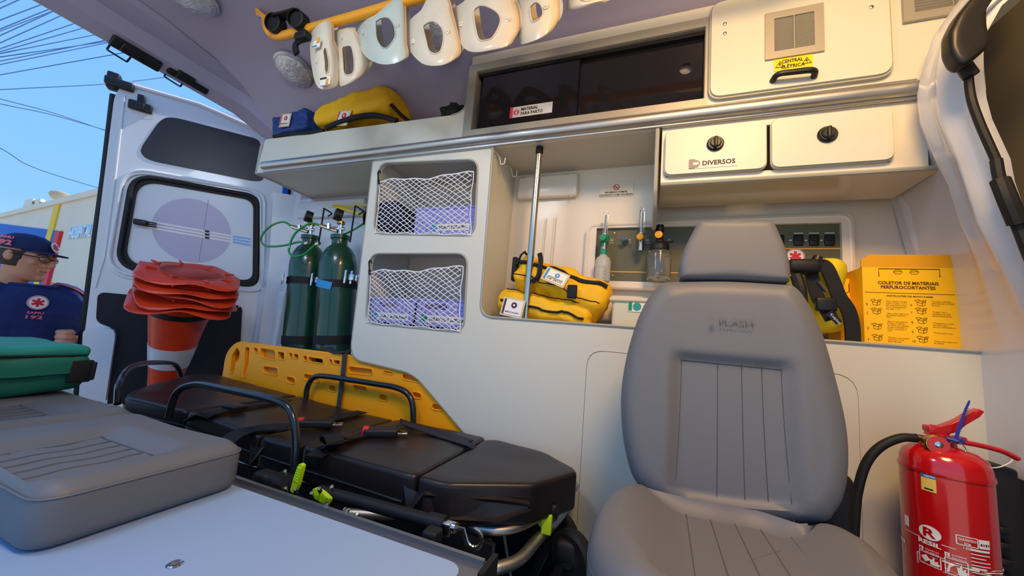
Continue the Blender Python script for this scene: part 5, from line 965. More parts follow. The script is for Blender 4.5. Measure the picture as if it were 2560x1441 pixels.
# head, gauge, levers, hose
H0 = Vector((ecx - .004, Yc, zbot + .415)); MB().lathe([(.018, 0), (.018, .010), (.012, .012), (.012, .026)], H0, (0, 0, 1), 18).rbox(H0 + Vector((-.004, 0, .018)), (.034, .022, .014), .004).build('valve_head', M_redplas, ex)
gp = at(2341, 1111, Y=Yc - .03); MB().lathe([(.0175, 0), (.0175, .010), (.0155, .012)], gp + Vector((0, .006, 0)), (-.15, -1, 0), 24).build('gauge_case', M_brass, ex)
gf = MB().lathe([(.0155, 0), (.0150, .0012), (0, .0013)], gp + Vector((0, -.006, 0)), (-.15, -1, 0), 24).build('gauge_face', mat('gauge red', 'C23038', .35), ex); MB().lathe([(.0062, 0), (.004, .0012), (0, .0015)], gp + Vector((0, -.0075, 0)), (-.15, -1, 0), 16).build('gauge_hub', M_chrome, ex)
def lev(pts, wd, nm):
    mb = MB(); P = [at(x, y, Y=Yc - .004) for x, y in pts]; mb.tube(spl(P, 5), [wd[0] + (wd[1] - wd[0]) * i / (len(spl(P, 5)) - 1) for i in range(len(spl(P, 5)))], 10, flat=((0, 1, 0), 1.35)); mb.build(nm, M_redplas, ex)
MB().pillow(dens([(a.x, a.z) for a in (at(x, y, Y=Yc - .012) for x, y in ((2322, 1088), (2326, 1076), (2365, 1064), (2400, 1050), (2436, 1029), (2452, 1024), (2463, 1030), (2452, 1043), (2420, 1062), (2396, 1082), (2362, 1089)))], .01), XZ(Yc - .012), .018, .003, nin=3).build('carry_handle', M_redplas, ex); MB().rbox(at(2375, 1096, Y=Yc), (.045, .016, .012), .004).build('lever_block', M_redplas, ex)
lev([(2390, 1104), (2440, 1112), (2500, 1127), (2530, 1140), (2545, 1148)], (.005, .0045), 'squeeze_lever')
hs = [at(x, y, Y=Yc + .0) for x, y in ((2316, 1099), (2290, 1096), (2250, 1096), (2200, 1118), (2165, 1160), (2145, 1225), (2138, 1290))] + [Vector((.40, 1.02, -.45))]; MB().tube(spl(hs[1:], 6), .0085, 12).build('hose', M_rubber, ex); MB().tube([hs[0] + Vector((.01, 0, 0)), hs[1]], [.0065, .0095], 14).build('hose_ferrule', M_chrome, ex); MB().tube([hs[0] + Vector((.004, 0, 0)), hs[0] + Vector((.012, 0, 0))], .009, 6).build('ferrule_nut', M_steel, ex)
tie = thing('zip_tie', 'blue plastic zip tie sticking up through the extinguisher handle', 'zip tie', at(2390, 1105, Y=Yc - .02)); P = [at(x, y, Y=Yc - .02) for x, y in ((2388, 1104), (2398, 1070), (2410, 1035), (2424, 1002))]; M_tie = mat('blue tie plastic', '2B3A9A', .4); mb = MB().tube(spl(P, 5), [.0028] * 8 + [.002] * 7 + [.0012], 6); 
for k in range(14): p = P[0].lerp(P[3], .15 + .05 * k); mb.box(tuple(p - Vector((.003, .001, .0006))), tuple(p + Vector((.003, .001, .0006))))
mb.build('tie_tail', M_tie, tie, smooth=0); MB().rbox(at(2386, 1101, Y=Yc - .02), (.026, .012, .009), .003).tube([at(2366, 1096, Y=Yc - .025), at(2392, 1104, Y=Yc - .03), at(2404, 1098, Y=Yc - .02)], .003, 6).build('tie_head', M_tie, tie)
rg = at(2393, 1118, Y=Yc - .03); MB().tube([rg + Vector((.012 * math.cos(a), .004 * math.sin(a), .014 * math.sin(a) - .004)) for a in [k * math.pi / 10 for k in range(20)]], .0012, 6, closed=True).tube([at(x, y, Y=Yc - .03) for x, y in ((2362, 1095), (2372, 1118), (2392, 1132))], .0013, 6).build('pull_ring', M_chrome, ex)
MB().tube(spl([at(x, y, Y=Yc - .03) for x, y in ((2393, 1130), (2410, 1150), (2450, 1166), (2490, 1170), (2520, 1160), (2532, 1150))], 5), .0010, 5).build('seal_wire', M_white2, ex)
MB().lathe([(r + .006, 0), (r + .006, .03), (r + .001, .03), (r + .001, 0)], (ecx, Yc, zbot - .004), (0, 0, 1), 32).build('base_cup', M_black, ex)
# bracket
bk = thing('extinguisher_bracket', 'black ribbed wall bracket behind the fire extinguisher', 'bracket', (.66, 1.1, -.5)); zt = at(2400, 1128, Y=1.09).z
MB().rbox((.645, 1.075, -.40), (.05, .07, .46), .008).add([(.56, 1.09, zt + .004), (.64, 1.06, zt - .02), (.69, 1.06, zt - .035), (.69, 1.12, zt - .035), (.56, 1.12, zt + .004), (.56, 1.09, -.6), (.64, 1.06, -.6), (.69, 1.06, -.6), (.69, 1.12, -.6), (.56, 1.12, -.6)], [(0, 1, 6, 5), (1, 2, 7, 6), (2, 3, 8, 7), (3, 4, 9, 8), (0, 4, 3, 2, 1), (4, 0, 5, 9)]).build('bracket_body', M_rubber, bk, smooth=20)
for k in range(10): MB().rbox((.632, 1.030, -.28 - .028 * k), (.018, .022, .012), .003).build('rib', M_black, bk)
# ================================================================== CEILING: lamps, yellow rail, collars
def ceilat(px, py):
    r_ = ray(px, py); k = .5
    while k < 4:
        P = r_ * k; zc = None
        for (y0, z0), (y1, z1) in zip(prof, prof[1:]):
            if y0 <= P.y <= y1: zc = z0 + (z1 - z0) * (P.y - y0) / (y1 - y0); nrm = Vector((0, z1 - z0, -(y1 - y0))).normalized()
        if zc is not None and P.z >= zc: return P, nrm
        k += .002
def dome(px, py, label, X=None):
    c, dn_ = ceilat(px, py); ey_ = dn_.cross(Vector((1, 0, 0))).normalized(); t = thing('ceiling_lamp', label, 'lamp', c, 'round dome lamps on the headliner'); R_ = .082
    MB().lathe([(R_ + .008, 0), (R_ + .008, .008), (R_, .012), (R_ - .004, .010)], c, dn_, 40).build('bezel', mat('lamp bezel', 'B5B3B8', .2, .5), t)
    MB().lathe([(R_, .008), (R_ * .97, .018), (R_ * .8, .030), (R_ * .5, .038), (R_ * .2, .041), (0, .0415)], c, dn_, 40).build('prismatic_dome', M_lens, t)
    mb = MB()
    for k in range(-6, 7):
        y = k * R_ / 7; L = math.sqrt(R_ * R_ - y * y) * .93; P = []
        for j in range(9): x = -L + 2 * L * j / 8; rr = math.hypot(x, y) / R_; P.append(c + Vector((x, 0, 0)) + ey_ * y + dn_ * (.0085 + .033 * (1 - rr ** 2.2)))
        mb.tube(P, .0013, 4)
    mb.build('lens_rib', M_lens, t)
dome(737, 175, 'round prismatic dome lamp beside the yellow rail end'); dome(478, -12, 'round prismatic dome lamp cut by the top edge near the rear doorway'); dome(1100, 92, 'round dome lamp glimpsed through the third neck collar')
YR = .86; ZR = at(830, 58, Y=YR).z
p_end = at(690, 92, Y=YR); yr = thing('ceiling_handrail', 'yellow painted tubular rail running under the headliner', 'rail', (-1.3, YR, ZR))
pA = at(652, 40, Z=1.2); pts = fil([pA + Vector((.02, .01, -.01)), at(668, 75, Y=YR - .03), at(690, 92, Y=YR) + Vector((0, 0, -.005)), Vector((-1.05, YR, ZR)), Vector((.35, YR, ZR - .015)), Vector((.42, YR, ZR + .1))], .05, 8)
MB().tube(pts, .0165, 16).build('rail_tube', M_yelrail, yr); a, b = at(640, 28, Z=1.197), at(680, 62, Z=1.17); d = b - a; MB().strip([a, a.lerp(b, .5), b], d.cross(Vector((0, 0, 1))), .035, .003).build('mounting_tab', M_yelrail, yr); MB().lathe([(.008, 0), (.007, .004), (0, .005)], at(650, 42, Z=1.19), (0, 0, -1), 10).build('bolt', M_chrome, yr)
rub = thing('black_rail_clips', 'pair of black round rubber clips with a hanging hook on the yellow rail end', 'clip', at(720, 60, Y=YR - .02))
for (px, py) in ((690, 62), (747, 52)):
    c = at(px, py, Y=YR - .025); MB().lathe([(.030, -.02), (.034, -.018), (.034, .02), (.029, .022), (.029, .010), (0, .008)], c, (.2, -1, -.25), 28).build('rubber_ring', M_rubber, rub)
MB().strip([at(690, 44, Y=YR - .03), at(718, 38, Y=YR - .035), at(745, 30, Y=YR - .03)], (0, 1, 0.2), .04, .004).build('bridge', M_rubber, rub); MB().strip(spl([at(x, y, Y=YR - .03) for x, y in ((755, 75), (758, 92), (745, 105), (738, 115), (742, 135))], 3), (1, 0, .3), .022, .004).rbox(at(757, 92, Y=YR - .03), (.06, .03, .03), .008).build('hook_strap', M_rubber, rub)
def collar(label, outline, hole, Y, yaw, m, back=None, extra=None, seed=0):
    n = 44; c = [sum(p[0] for p in hole) / len(hole), sum(p[1] for p in hole) / len(hole)]
    def sample(L):
        S = spl([Vector((x, y, 0)) for x, y in L + L[:1]], 6)[:-1]; out_ = []
        for k in range(n):
            a = 2 * math.pi * k / n; d = Vector((math.cos(a), math.sin(a), 0)); best = None
            for i in range(len(S)):
                p, q = S[i] - Vector((c[0], c[1], 0)), S[(i + 1) % len(S)] - Vector((c[0], c[1], 0)); e = q - p; den = d.x * e.y - d.y * e.x
                if abs(den) < 1e-9: continue
                t = (p.x * e.y - p.y * e.x) / den; s_ = (p.x * d.y - p.y * d.x) / den
                if t > 0 and -.001 <= s_ <= 1.001 and (best is None or t > best): best = t
            out_.append((c[0] + d.x * (best or 1), c[1] + d.y * (best or 1)))
        return out_
    O, I = sample(outline), sample(hole); w_ = max(x for x, _ in outline) - min(x for x, _ in outline); t = thing('neck_collar', label, 'neck collar', at(c[0], c[1], Y=Y), 'neck collars on the yellow rail')
    def W(p, sgn=1, off=0):
        u = (p[0] - c[0]) / (w_ * .5); y = Y + yaw * u * .04 + sgn * (.035 * u * u) + off; return at(p[0], p[1], Y=y)
    def shell(sgn, off, name, mm, O=O, I=I, th=.0025):
        rf = [[W((i[0] + (o[0] - i[0]) * k / 6, i[1] + (o[1] - i[1]) * k / 6), sgn, off - .004 * math.sin(math.pi * k / 6)) for i, o in zip(I, O)] for k in range(7)]
        rb = [[p + Vector((0, th, 0)) for p in r_] for r_ in rf[::-1]]; R_ = rf + rb + [rf[0]]
        return MB().loft(R_, caps=False).build(name, mm, t, smooth=50)
    sh_ = shell(1, 0, 'front_shell', m); k1 = [[W((i[0] + (o[0] - i[0]) * .93, i[1] + (o[1] - i[1]) * .93)) for i, o in zip(I, O)]]
    O2 = [(x + 5, y - 3) for x, y in O]; shell(1, .006, 'foam_lining', M_foam, O=O2, I=[(x + (c[0] - x) * .05, y + (c[1] - y) * .05) for x, y in I], th=.004)
    sc_ = .93; O3 = [(c[0] + 18 + (x - c[0]) * sc_, c[1] - 10 + (y - c[1]) * sc_) for x, y in O]; I3 = [(c[0] + 16 + (x - c[0]) * 1.02, c[1] - 8 + (y - c[1]) * 1.02) for x, y in I]; shell(-.8, .085, 'rear_shell', m, O=O3, I=I3)
    for (px, py) in (extra or []):
        p = W((px, py)) + Vector((0, -.004, 0)); MB().lathe([(.008, 0), (.0075, .003), (.004, .0035), (.003, .006), (0, .006)], p, (0, -1, -.15), 14).build('rivet', m, t)
    MB().tube([W((x + (c[0] - x) * .04, y + (c[1] - y) * .04), 1, -.0015) for x, y in I], .0018, 5, closed=True).build('opening_lip', m, t)
    return t
C4 = lambda L: [(600 + x / 3.603, y / 3.603) for x, y in L]
# 1: hanging side-on at the rail end
co = collar('first ivory neck collar from the rail end, hanging side-on with coloured clasps', C4([(640, 290), (720, 210), (800, 180), (820, 230), (800, 300), (850, 420), (890, 600), (880, 740), (830, 790), (720, 800), (670, 720), (640, 560), (630, 400)]), C4([(745, 440), (775, 430), (800, 560), (795, 650), (765, 655), (760, 560)]), .83, .5, M_collar, extra=C4([(700, 560)]))
a = at(*C4([(690, 400)])[0], Y=.815); MB().rbox(a, (.035, .006, .03), .004).build('clasp', M_white2, co); MB().rbox(a + Vector((.010, -.004, .010)), (.012, .004, .02), .003).build('clasp_mark', mat('amber clasp', 'E8A52A', .5), co); MB().rbox(a + Vector((-.004, -.004, -.010)), (.022, .003, .004), .001).build('clasp_mark', M_inkblue, co)
a = at(*C4([(770, 735)])[0], Y=.815); MB().rbox(a, (.045, .006, .03), .004).build('clasp', M_white2, co); MB().rbox(a + Vector((.012, -.004, -.003)), (.010, .004, .02), .003).build('clasp_mark', mat('amber clasp', ''), co); MB().rbox(a + Vector((-.008, -.004, .010)), (.028, .003, .005), .001).build('clasp_mark', M_navy, co)
collar('second ivory neck collar from the rail end, turned flat with a square opening', C4([(800, 300), (900, 265), (1000, 270), (1040, 310), (1080, 420), (1140, 530), (1130, 620), (1060, 700), (960, 760), (890, 770), (880, 640), (850, 450)]), C4([(915, 420), (990, 405), (1015, 450), (1030, 560), (1020, 660), (940, 675), (925, 560)]), .87, .0, M_collar, extra=C4([(930, 345)]))
collar('third neck collar from the rail end, pale green with rivets', C4([(1045, 190), (1130, 170), (1220, 130), (1440, -40), (1470, 60), (1475, 200), (1480, 400), (1500, 500), (1420, 560), (1330, 580), (1240, 570), (1130, 510), (1070, 400), (1045, 300)]), C4([(1215, 190), (1270, 155), (1340, 155), (1390, 230), (1400, 330), (1360, 400), (1320, 440), (1270, 425), (1225, 340)]), .84, -.3, M_collar2, extra=C4([(1118, 300), (1425, 242)]))
collar('fourth neck collar from the rail end, ivory with the ceiling lamp seen through it', C4([(1490, 220), (1560, 150), (1640, 80), (1700, -40), (1850, -40), (1890, 90), (1930, 240), (1965, 400), (1965, 490), (1880, 560), (1790, 590), (1660, 580), (1570, 510), (1500, 400)]), C4([(1640, 230), (1700, 190), (1760, 190), (1820, 250), (1835, 350), (1810, 460), (1760, 490), (1700, 460), (1670, 350)]), .84, -.3, M_collar, extra=C4([(1567, 385), (1875, 298)]))
C1 = lambda L: [(1100 + x / 3.0014, y / 3.0014) for x, y in L]
collar('fifth neck collar from the rail end, ivory with smudged chin plate', C1([(100, 60), (180, 10), (250, -60), (480, -60), (540, 20), (570, 110), (575, 210), (540, 290), (500, 345), (400, 370), (280, 390), (190, 370), (130, 280), (100, 170)]), C1([(245, 70), (300, 35), (370, 50), (440, 100), (455, 170), (400, 280), (340, 308), (290, 300), (262, 200)]), .84, -.3, M_collar, extra=C1([(165, 190), (515, 155)]))
collar('sixth neck collar from the rail end, ivory and turned away', C1([(580, -60), (700, -80), (840, -60), (875, 30), (875, 130), (830, 220), (760, 280), (660, 320), (590, 330), (585, 250), (570, 120)]), C1([(670, 50), (720, 10), (760, 40), (775, 100), (750, 140), (700, 165), (680, 130)]), .85, -.5, M_collar, extra=C1([(800, 60)]))
collar('last neck collar on the rail, only its lower rim in the picture', C1([(960, -100), (1150, -120), (1290, -60), (1270, 0), (1180, 20), (1080, 50), (990, 70), (950, 80), (955, 20)]), C1([(1040, -60), (1130, -70), (1180, -40), (1160, 0), (1100, 10), (1050, -10)]), .86, -.4, M_collar)
# ================================================================== REAR DOOR (open), its own frame: u from the free edge to the hinge
du_ = Vector((.562, .827, 0)).normalized(); HP = Vector((-2.25, 1.6, 0)); dn = Vector((-du_.y, du_.x, 0)) * 1.0     # dn points outward (away from the camera)
if dn.dot(Vector((1, 0, 0))) > 0: dn = -dn
lean = .075
vdir = Vector((.0, -lean, 1)).normalized(); vdir = (vdir - du_ * vdir.dot(du_) * .0).normalized()
nd = vdir.cross(du_).normalized(); nd = nd if nd.dot(ray(450, 600)) > 0 else -nd
def dfr(d=0): return (HP + nd * d, du_, vdir, nd)
def dpx(px, py, d=0):
    r_ = ray(px, py); o = HP + nd * d; k = o.dot(nd) / r_.dot(nd); P = r_ * k - o; b = vdir.dot(du_); pu, pv = P.dot(du_), P.dot(vdir); v = (pv - b * pu) / (1 - b * b); return (pu - b * v, v)
door = thing('rear_door', 'open white rear van door with a black rimmed window and dark panels', 'door', (-2.45, 1.3, -1.0))
oe = [dpx(320, 200), dpx(690, 322), dpx(725, 470), dpx(695, 850), dpx(680, 1000), dpx(196, 1000), dpx(206, 880), dpx(287, 232)]
wino = rp([dpx(333, 436), dpx(645, 492), dpx(642, 716), dpx(293, 668)], [.09, .06, .06, .09], 6)
MB().plate(rp(oe, [.02, .08, .05, .05, 0, 0, .05, .05]), [wino], dfr(0), .04).build('door_shell', M_van, door, smooth=30)
for sc_, d_, r_ in ((1.0, -.003, .012), (1.12, -.002, .010)):
    cxw = sum(p[0] for p in wino) / len(wino); czw = sum(p[1] for p in wino) / len(wino); F = dfr(d_); MB().tube([F[0] + F[1] * (cxw + (p[0] - cxw) * sc_) + F[2] * (czw + (p[1] - czw) * sc_) for p in wino], r_, 10, closed=True).build('window_moulding', M_van if sc_ > 1 else M_rubber, door)
cxw = sum(p[0] for p in wino) / len(wino); czw = sum(p[1] for p in wino) / len(wino); ringi = [(cxw + (p[0] - cxw) * .92, czw + (p[1] - czw) * .90) for p in wino]
MB().plate([(cxw + (p[0] - cxw) * 1.02, czw + (p[1] - czw) * 1.02) for p in wino], [ringi], dfr(.0), .012).build('window_seal', M_rubber, door, smooth=30)
pane = MB().plate([(cxw + (p[0] - cxw) * .97, czw + (p[1] - czw) * .97) for p in wino], [], dfr(.010), .004).build('pane', M_pane, door, smooth=0)
F = dfr(.010); c_ = dpx(483, 577, .01); rx = (dpx(582, 590, .01)[0] - dpx(385, 560, .01)[0]) / 2; rz = (dpx(483, 497, .01)[1] - dpx(483, 657, .01)[1]) / 2
disc(F, c_, rx, M_pane2, pane, 'lilac_disc', .0006, 40, ry=rz)
for k in range(3):
    p0, p1, p2 = dpx(372, 552 + 8 * k, .01), dpx(582, 590 + 7 * k, .01), dpx(627, 597 + 8 * k, .01); wv = .008
    for a, b, m_ in ((p0, p1, M_paper), (p1, p2, M_skyblue)): MB().plate([(a[0], a[1] - wv), (b[0], b[1] - wv), (b[0], b[1] + wv * .3), (a[0], a[1] + wv * .3)], [], F, .0006, d0=-.002).build('stripe', m_, pane, smooth=0)
    q = dpx(518, 579 + 8 * k, .01); MB().plate(rect(q[0] - .010, q[1] - .005, q[0] + .010, q[1] + .005), [], F, .001, d0=-.004).build('stripe_clip', M_ink, pane, smooth=0)
a, b = dpx(521, 500, .01), dpx(497, 655, .01); MB().plate([(a[0] - .001, a[1]), (b[0] - .001, b[1]), (b[0] + .001, b[1]), (a[0] + .001, a[1])], [], F, .0004, d0=-.0016).build('film_seam', M_inkgrey, pane, smooth=0)
q = dpx(352, 557, -.01); F0 = dfr(-.012); P = F0[0] + F0[1] * q[0] + F0[2] * q[1]; lt = MB().rbox((0, 0, 0), (.055, .03, .04), .008, M=Matrix.Translation(P) @ Matrix((du_, vdir, nd)).transposed().to_4x4() @ Matrix.Rotation(0, 4, 'X')).build('window_latch', M_black, door)
for k in range(3): MB().rbox((.04, .011 * (k - 1), 0), (.045, .006, .008), .002, M=Matrix.Translation(P) @ Matrix((du_, vdir, nd)).transposed().to_4x4()).build('latch_finger', M_rubber, door)
MB().plate(rp([dpx(352, 370), dpx(402, 298), dpx(430, 292), dpx(645, 348), dpx(652, 362), dpx(662, 450), dpx(640, 455), dpx(372, 402), dpx(352, 385)], [.04, .05, .05, .03, .03, .04, .04, .05, .03]), [], dfr(-.002), .006).build('upper_dark_panel', M_dkblue, door, smooth=30)
bp = rp([dpx(245, 730), dpx(606, 765), dpx(600, 880), dpx(560, 1010), dpx(268, 1010), dpx(293, 824), dpx(240, 806)], [.03, .03, .03, 0, 0, .04, .03]); MB().plate(bp, [], dfr(-.004), .008).build('lower_black_panel', M_doorblk, door, smooth=30)
MB().plate(rp([dpx(206, 1000), dpx(213, 820), dpx(285, 820), dpx(293, 835), dpx(268, 1000)], [0, .03, .03, .03, 0]), [], dfr(-.03), .03).build('lock_housing', M_van, door, smooth=30)
for p in ((598, 768), (250, 735), (284, 826)): q = dpx(*p, -.004); F = dfr(-.004); MB().lathe([(.005, 0), (0, .003)], F[0] + F[1] * q[0] + F[2] * q[1], -nd, 10).build('screw', M_steel, door)
# edge seal, inner bead, corner bracket and lock
F = dfr(.02); el = [dpx(286, 235), dpx(262, 440), dpx(232, 660), dpx(203, 885), dpx(195, 1000)]; MB().tube([F[0] + F[1] * (q[0] - .006) + F[2] * q[1] for q in el], .017, 8).build('edge_seal', M_rubber, door)
F = dfr(-.002); el = [dpx(312, 240), dpx(290, 430), dpx(262, 640), dpx(238, 720)]; MB().tube([F[0] + F[1] * q[0] + F[2] * q[1] for q in el], .004, 6).build('pressed_bead', M_van, door)
el = [dpx(335, 215), dpx(500, 262), dpx(690, 345)]; MB().tube([F[0] + F[1] * q[0] + F[2] * q[1] for q in el], .012, 8).build('pressed_bead', M_van, door)
el = rp([dpx(310, 425), dpx(650, 480), dpx(655, 732), dpx(268, 690)], [.10, .07, .07, .10], 6); MB().tube([F[0] + F[1] * q[0] + F[2] * q[1] for q in el], .008, 8, closed=True).build('pressed_bead', M_van, door)
MD = Matrix((du_, vdir, nd)).transposed().to_4x4()
def onD(px, py, d): q = dpx(px, py, d); F = dfr(d); return F[0] + F[1] * q[0] + F[2] * q[1]
MB().rbox((0, 0, 0), (.11, .045, .05), .010, M=Matrix.Translation(onD(300, 212, -.0)) @ MD).rbox((0, 0, 0), (.05, .09, .05), .010, M=Matrix.Translation(onD(285, 205, .02)) @ MD).build('corner_guide', M_black, door)
lk = MB().rbox((0, 0, 0), (.095, .05, .02), .008, M=Matrix.Translation(onD(351, 267, -.012)) @ MD).rbox((0, .04, 0), (.03, .05, .02), .006, M=Matrix.Translation(onD(351, 267, -.014)) @ MD).rbox((0, 0, -.006), (.035, .035, .02), .005, M=Matrix.Translation(onD(351, 267, -.02)) @ MD).build('upper_lock', M_black, door); MB().plate(rp([dpx(310, 245), dpx(385, 262), dpx(388, 300), dpx(310, 292)], .03), [], dfr(-.001), .005).build('lock_recess', M_van, door, smooth=30)
# door check strap, hinges
t = MB().tube(fil([onD(672, 765, -.02), onD(682, 780, -.05), onD(680, 850, -.05), onD(670, 860, -.02)], .02), .009, 8).build('pull_handle', M_black, door)
for (px, py) in ((690, 655), (697, 668)): MB().rbox(at(px, py, X=-2.16), (.06, .05, .014), .004).build('hinge', mat('hinge grey', '9AA0AC', .3, .8), door)
# header latches
for i, (px, py) in enumerate(((318, 128), (452, 193))):
    P = at(px, py, X=-2.19); t = thing('door_striker', ['black striker plate with wire bail on the door header, further left', 'black striker plate with wire bail on the door header, nearer the door'][i], 'latch', P, 'strikers on the rear door header')
    M_ = Matrix.Translation(P + Vector((.03, .02, -.004))) @ Matrix.Rotation(math.radians(-55), 4, 'Y'); MB().rbox((0, 0, 0), (.05, .17, .016), .007, M=M_).rbox((0, -.02, -.01), (.04, .07, .03), .005, M=M_).build('striker_plate', M_black, t)
    Q = P + Vector((-.01, -.05, -.008)); MB().tube(fil([Q, Q + Vector((0, -.005, -.028)), Q + Vector((0, .06, -.034)), Q + Vector((0, .068, -.004))], .004), .0038, 8).build('bail', mat('blue steel bail', '2C4A66', .3, .8), t)
# ================================================================== TRAFFIC CONES (inverted, nested)
M_c2 = M_cone
def cone_at(label, org, ax, upv, first=False, yaw=0, s=1.0):
    t = thing('traffic_cone', label, 'traffic cone', org, 'inverted traffic cones'); A = Vector(ax).normalized(); U = (Vector(upv) - A * A.dot(Vector(upv))).normalized(); V = A.cross(U)
    cs, sn = math.cos(yaw), math.sin(yaw); U, V = U * cs + V * sn, V * cs - U * sn; h = .185 * s; n = 12
    # wavy square base with turned-up rim, opening in the middle
    def bp_(k, rad, z): rad = rad if rad < .13 else .13 + (rad - .13) * .78; a = 2 * math.pi * k / 48; c, s_ = math.cos(a), math.sin(a); m_ = max(abs(c), abs(s_)); sq = 1 / (abs(c) ** 6 + abs(s_) ** 6) ** (1 / 6); q = rad * (1 + (sq - 1) * ((rad - .115) / .08 if rad > .115 else 0) ** 1); return org + U * c * q + V * s_ * q + A * (z + .008 * math.sin(a * 3 + yaw * 40) * (rad / .2) - .05 * (sq - 1) * (rad > .16) + .006 * math.sin(a * 7 + yaw * 9) * (rad > .18))
    prof = [(.118, -.004), (.14, .0), (.17, .004), (.190, .0), (.198, -.003), (.200, -.008), (.197, -.009), (.190, -.005), (.165, -.004), (.14, -.008), (.124, -.012)]
    mb = MB().loft([[bp_(k, r_, z) for k in range(48)] for r_, z in prof], caps=False); mb.build('base', M_cone, t, smooth=50)
    mb = MB()
    for k in range(8): a = 2 * math.pi * (k + .5) / 8; d = U * math.cos(a) + V * math.sin(a); p = org + d * .13 + A * .004; q = org + d * .165 + A * .010; MB().tube([p, q], [.006, .004], 6).build('base_rib', M_cone, t)
    R0, R1, L = .120, .024, .68
    def rr(z): return R0 + (R1 - R0) * z / L
    MB().lathe([(rr(0), .0), (rr(.02), -.02), (rr(.30), -.30), (rr(.302) , -.302), (rr(.44), -.44), (rr(L), -L), (rr(L) - .004, -L), (rr(.3) - .004, -.3), (rr(0) - .004, 0)], org, A, 40).build('cone_body', M_cone, t)
    if first:
        MB().lathe([(rr(.225) + .002, -.225), (rr(.33) + .002, -.33), (rr(.33), -.33), (rr(.225), -.225)], org, A, 40).build('reflective_band', M_reflect, t); MB().lathe([(rr(.045) + .003, -.045), (rr(.065) + .004, -.065), (rr(.065) + .001, -.07), (rr(.045), -.045)], org, A, 40).build('dark_ring', M_rubber, t)
O0 = at(464, 750, X=-2.06); axc = Vector((.34, -.12, 1)).normalized()
names = ['orange inverted traffic cone, lowest of the nested stack, with white reflective band', 'orange inverted traffic cone, second from the bottom of the stack', 'orange inverted traffic cone, third from the bottom of the stack', 'orange inverted traffic cone, fourth from the bottom of the stack', 'orange inverted traffic cone, topmost of the stack with open mouth']
for i, nm in enumerate(names):
    cone_at(nm, O0 + axc * (.034 * i) + Vector((.004 * (i % 2), .01 * ((i % 3) - 1), 0)), axc + Vector((.04 * ((i % 2) - .5), .05 * ((i % 3) - 1) * .6, 0)), (.5, 1, 0), first=(i == 0), yaw=(0, .12, -.1, .08, -.05)[i])
# ================================================================== MAN OUTSIDE holding the door
XP = -2.92
def pm(px, py, dx=0): return at(px, py, X=XP + dx)
man = thing('person', 'man in navy cap, glasses and navy t-shirt gripping the edge of the rear door', 'person', (XP, .8, ZG))
hc = pm(88, 655); shc = pm(78, 760); zsh = pm(60, 735).z
hips = Vector((XP - .02, .74, -.62)); neck = pm(62, 735); chest = pm(72, 790)
def limb(mb, pts, rs, n=14, flat=None): mb.tube(spl(pts, 5), [rs[min(int(i / 5), len(rs) - 2)] * (1 - (i % 5) / 5) + rs[min(int(i / 5), len(rs) - 2) + 1] * ((i % 5) / 5) if i < 5 * (len(rs) - 1) else rs[-1] for i in range(5 * (len(pts) - 1) + 1)], n, flat=flat)
def ell(c, a, b, u, v, n=20): return [Vector(c) + Vector(u) * a * math.cos(2 * math.pi * k / n) + Vector(v) * b * math.sin(2 * math.pi * k / n) for k in range(n)]
S = Vector((.12, .99, 0)).normalized(); Fw = Vector((.99, -.12, 0)).normalized()
lsh = pm(172, 742); rsh = pm(-38, 742); elb = Vector((XP + .02, lsh.y + .13, lsh.z - .20)); handP = onD(190, 850, .02) + Vector((-.0, -.01, .0))
torso_c = (lsh + rsh) / 2
def torso(mb, k=1.0, top=True):
    z0 = torso_c.z; R_ = [(-.66, .165, .12), (-.5, .16, .115), (-.35, .165, .115), (-.2, .185, .12), (-.08, .20, .12), (-.01, .185, .105), (.035, .12, .085), (.06, .07, .07)]
    mb.loft([ell((torso_c.x, torso_c.y + .0, z0 + dz), a * k, b * k, S, Fw) for dz, a, b in R_])
def remesh(o, vs, sm=2):
    m_ = o.modifiers.new('r', 'REMESH'); m_.mode = 'VOXEL'; m_.voxel_size = vs; m_.use_smooth_shade = True
    s_ = o.modifiers.new('s', 'SMOOTH'); s_.factor = .5; s_.iterations = sm
FH = Vector((.74, .67, -.05)).normalized()     # face direction
HR = FH.cross(Vector((0, 0, 1))).normalized(); HU = HR.cross(FH).normalized()
h = .225                                       # chin to crown
body = MB(); torso(body)
hcn = pm(64, 644)
def HP_(r_, u_, f_): return hcn + HR * r_ * h + HU * u_ * h + FH * f_ * h
# head cross-sections, chin (-.5) to crown (.5)
hs = [(-.50, .10, .10, .20), (-.46, .17, .17, .15), (-.38, .23, .24, .09), (-.25, .27, .31, .03), (-.10, .30, .36, .0), (.05, .315, .385, -.02), (.20, .32, .395, -.03), (.33, .29, .36, -.04), (.43, .21, .27, -.04), (.49, .10, .13, -.04)]
body.loft([ell(HP_(0, u_, f_), a * h, b * h, HR, FH) for u_, a, b, f_ in hs])
body.loft([ell(HP_(0, -.75, -.15), .25 * h, .25 * h, HR, FH), ell(HP_(0, -.5, -.10), .235 * h, .24 * h, HR, FH), ell(HP_(0, -.3, -.08), .23 * h, .26 * h, HR, FH)])
nz = [HP_(0, .08, .35), HP_(0, .0, .40), HP_(0, -.09, .475), HP_(0, -.135, .45), HP_(0, -.15, .36)]; limb(body, nz, [.026 * h, .032 * h, .042 * h, .044 * h, .034 * h])
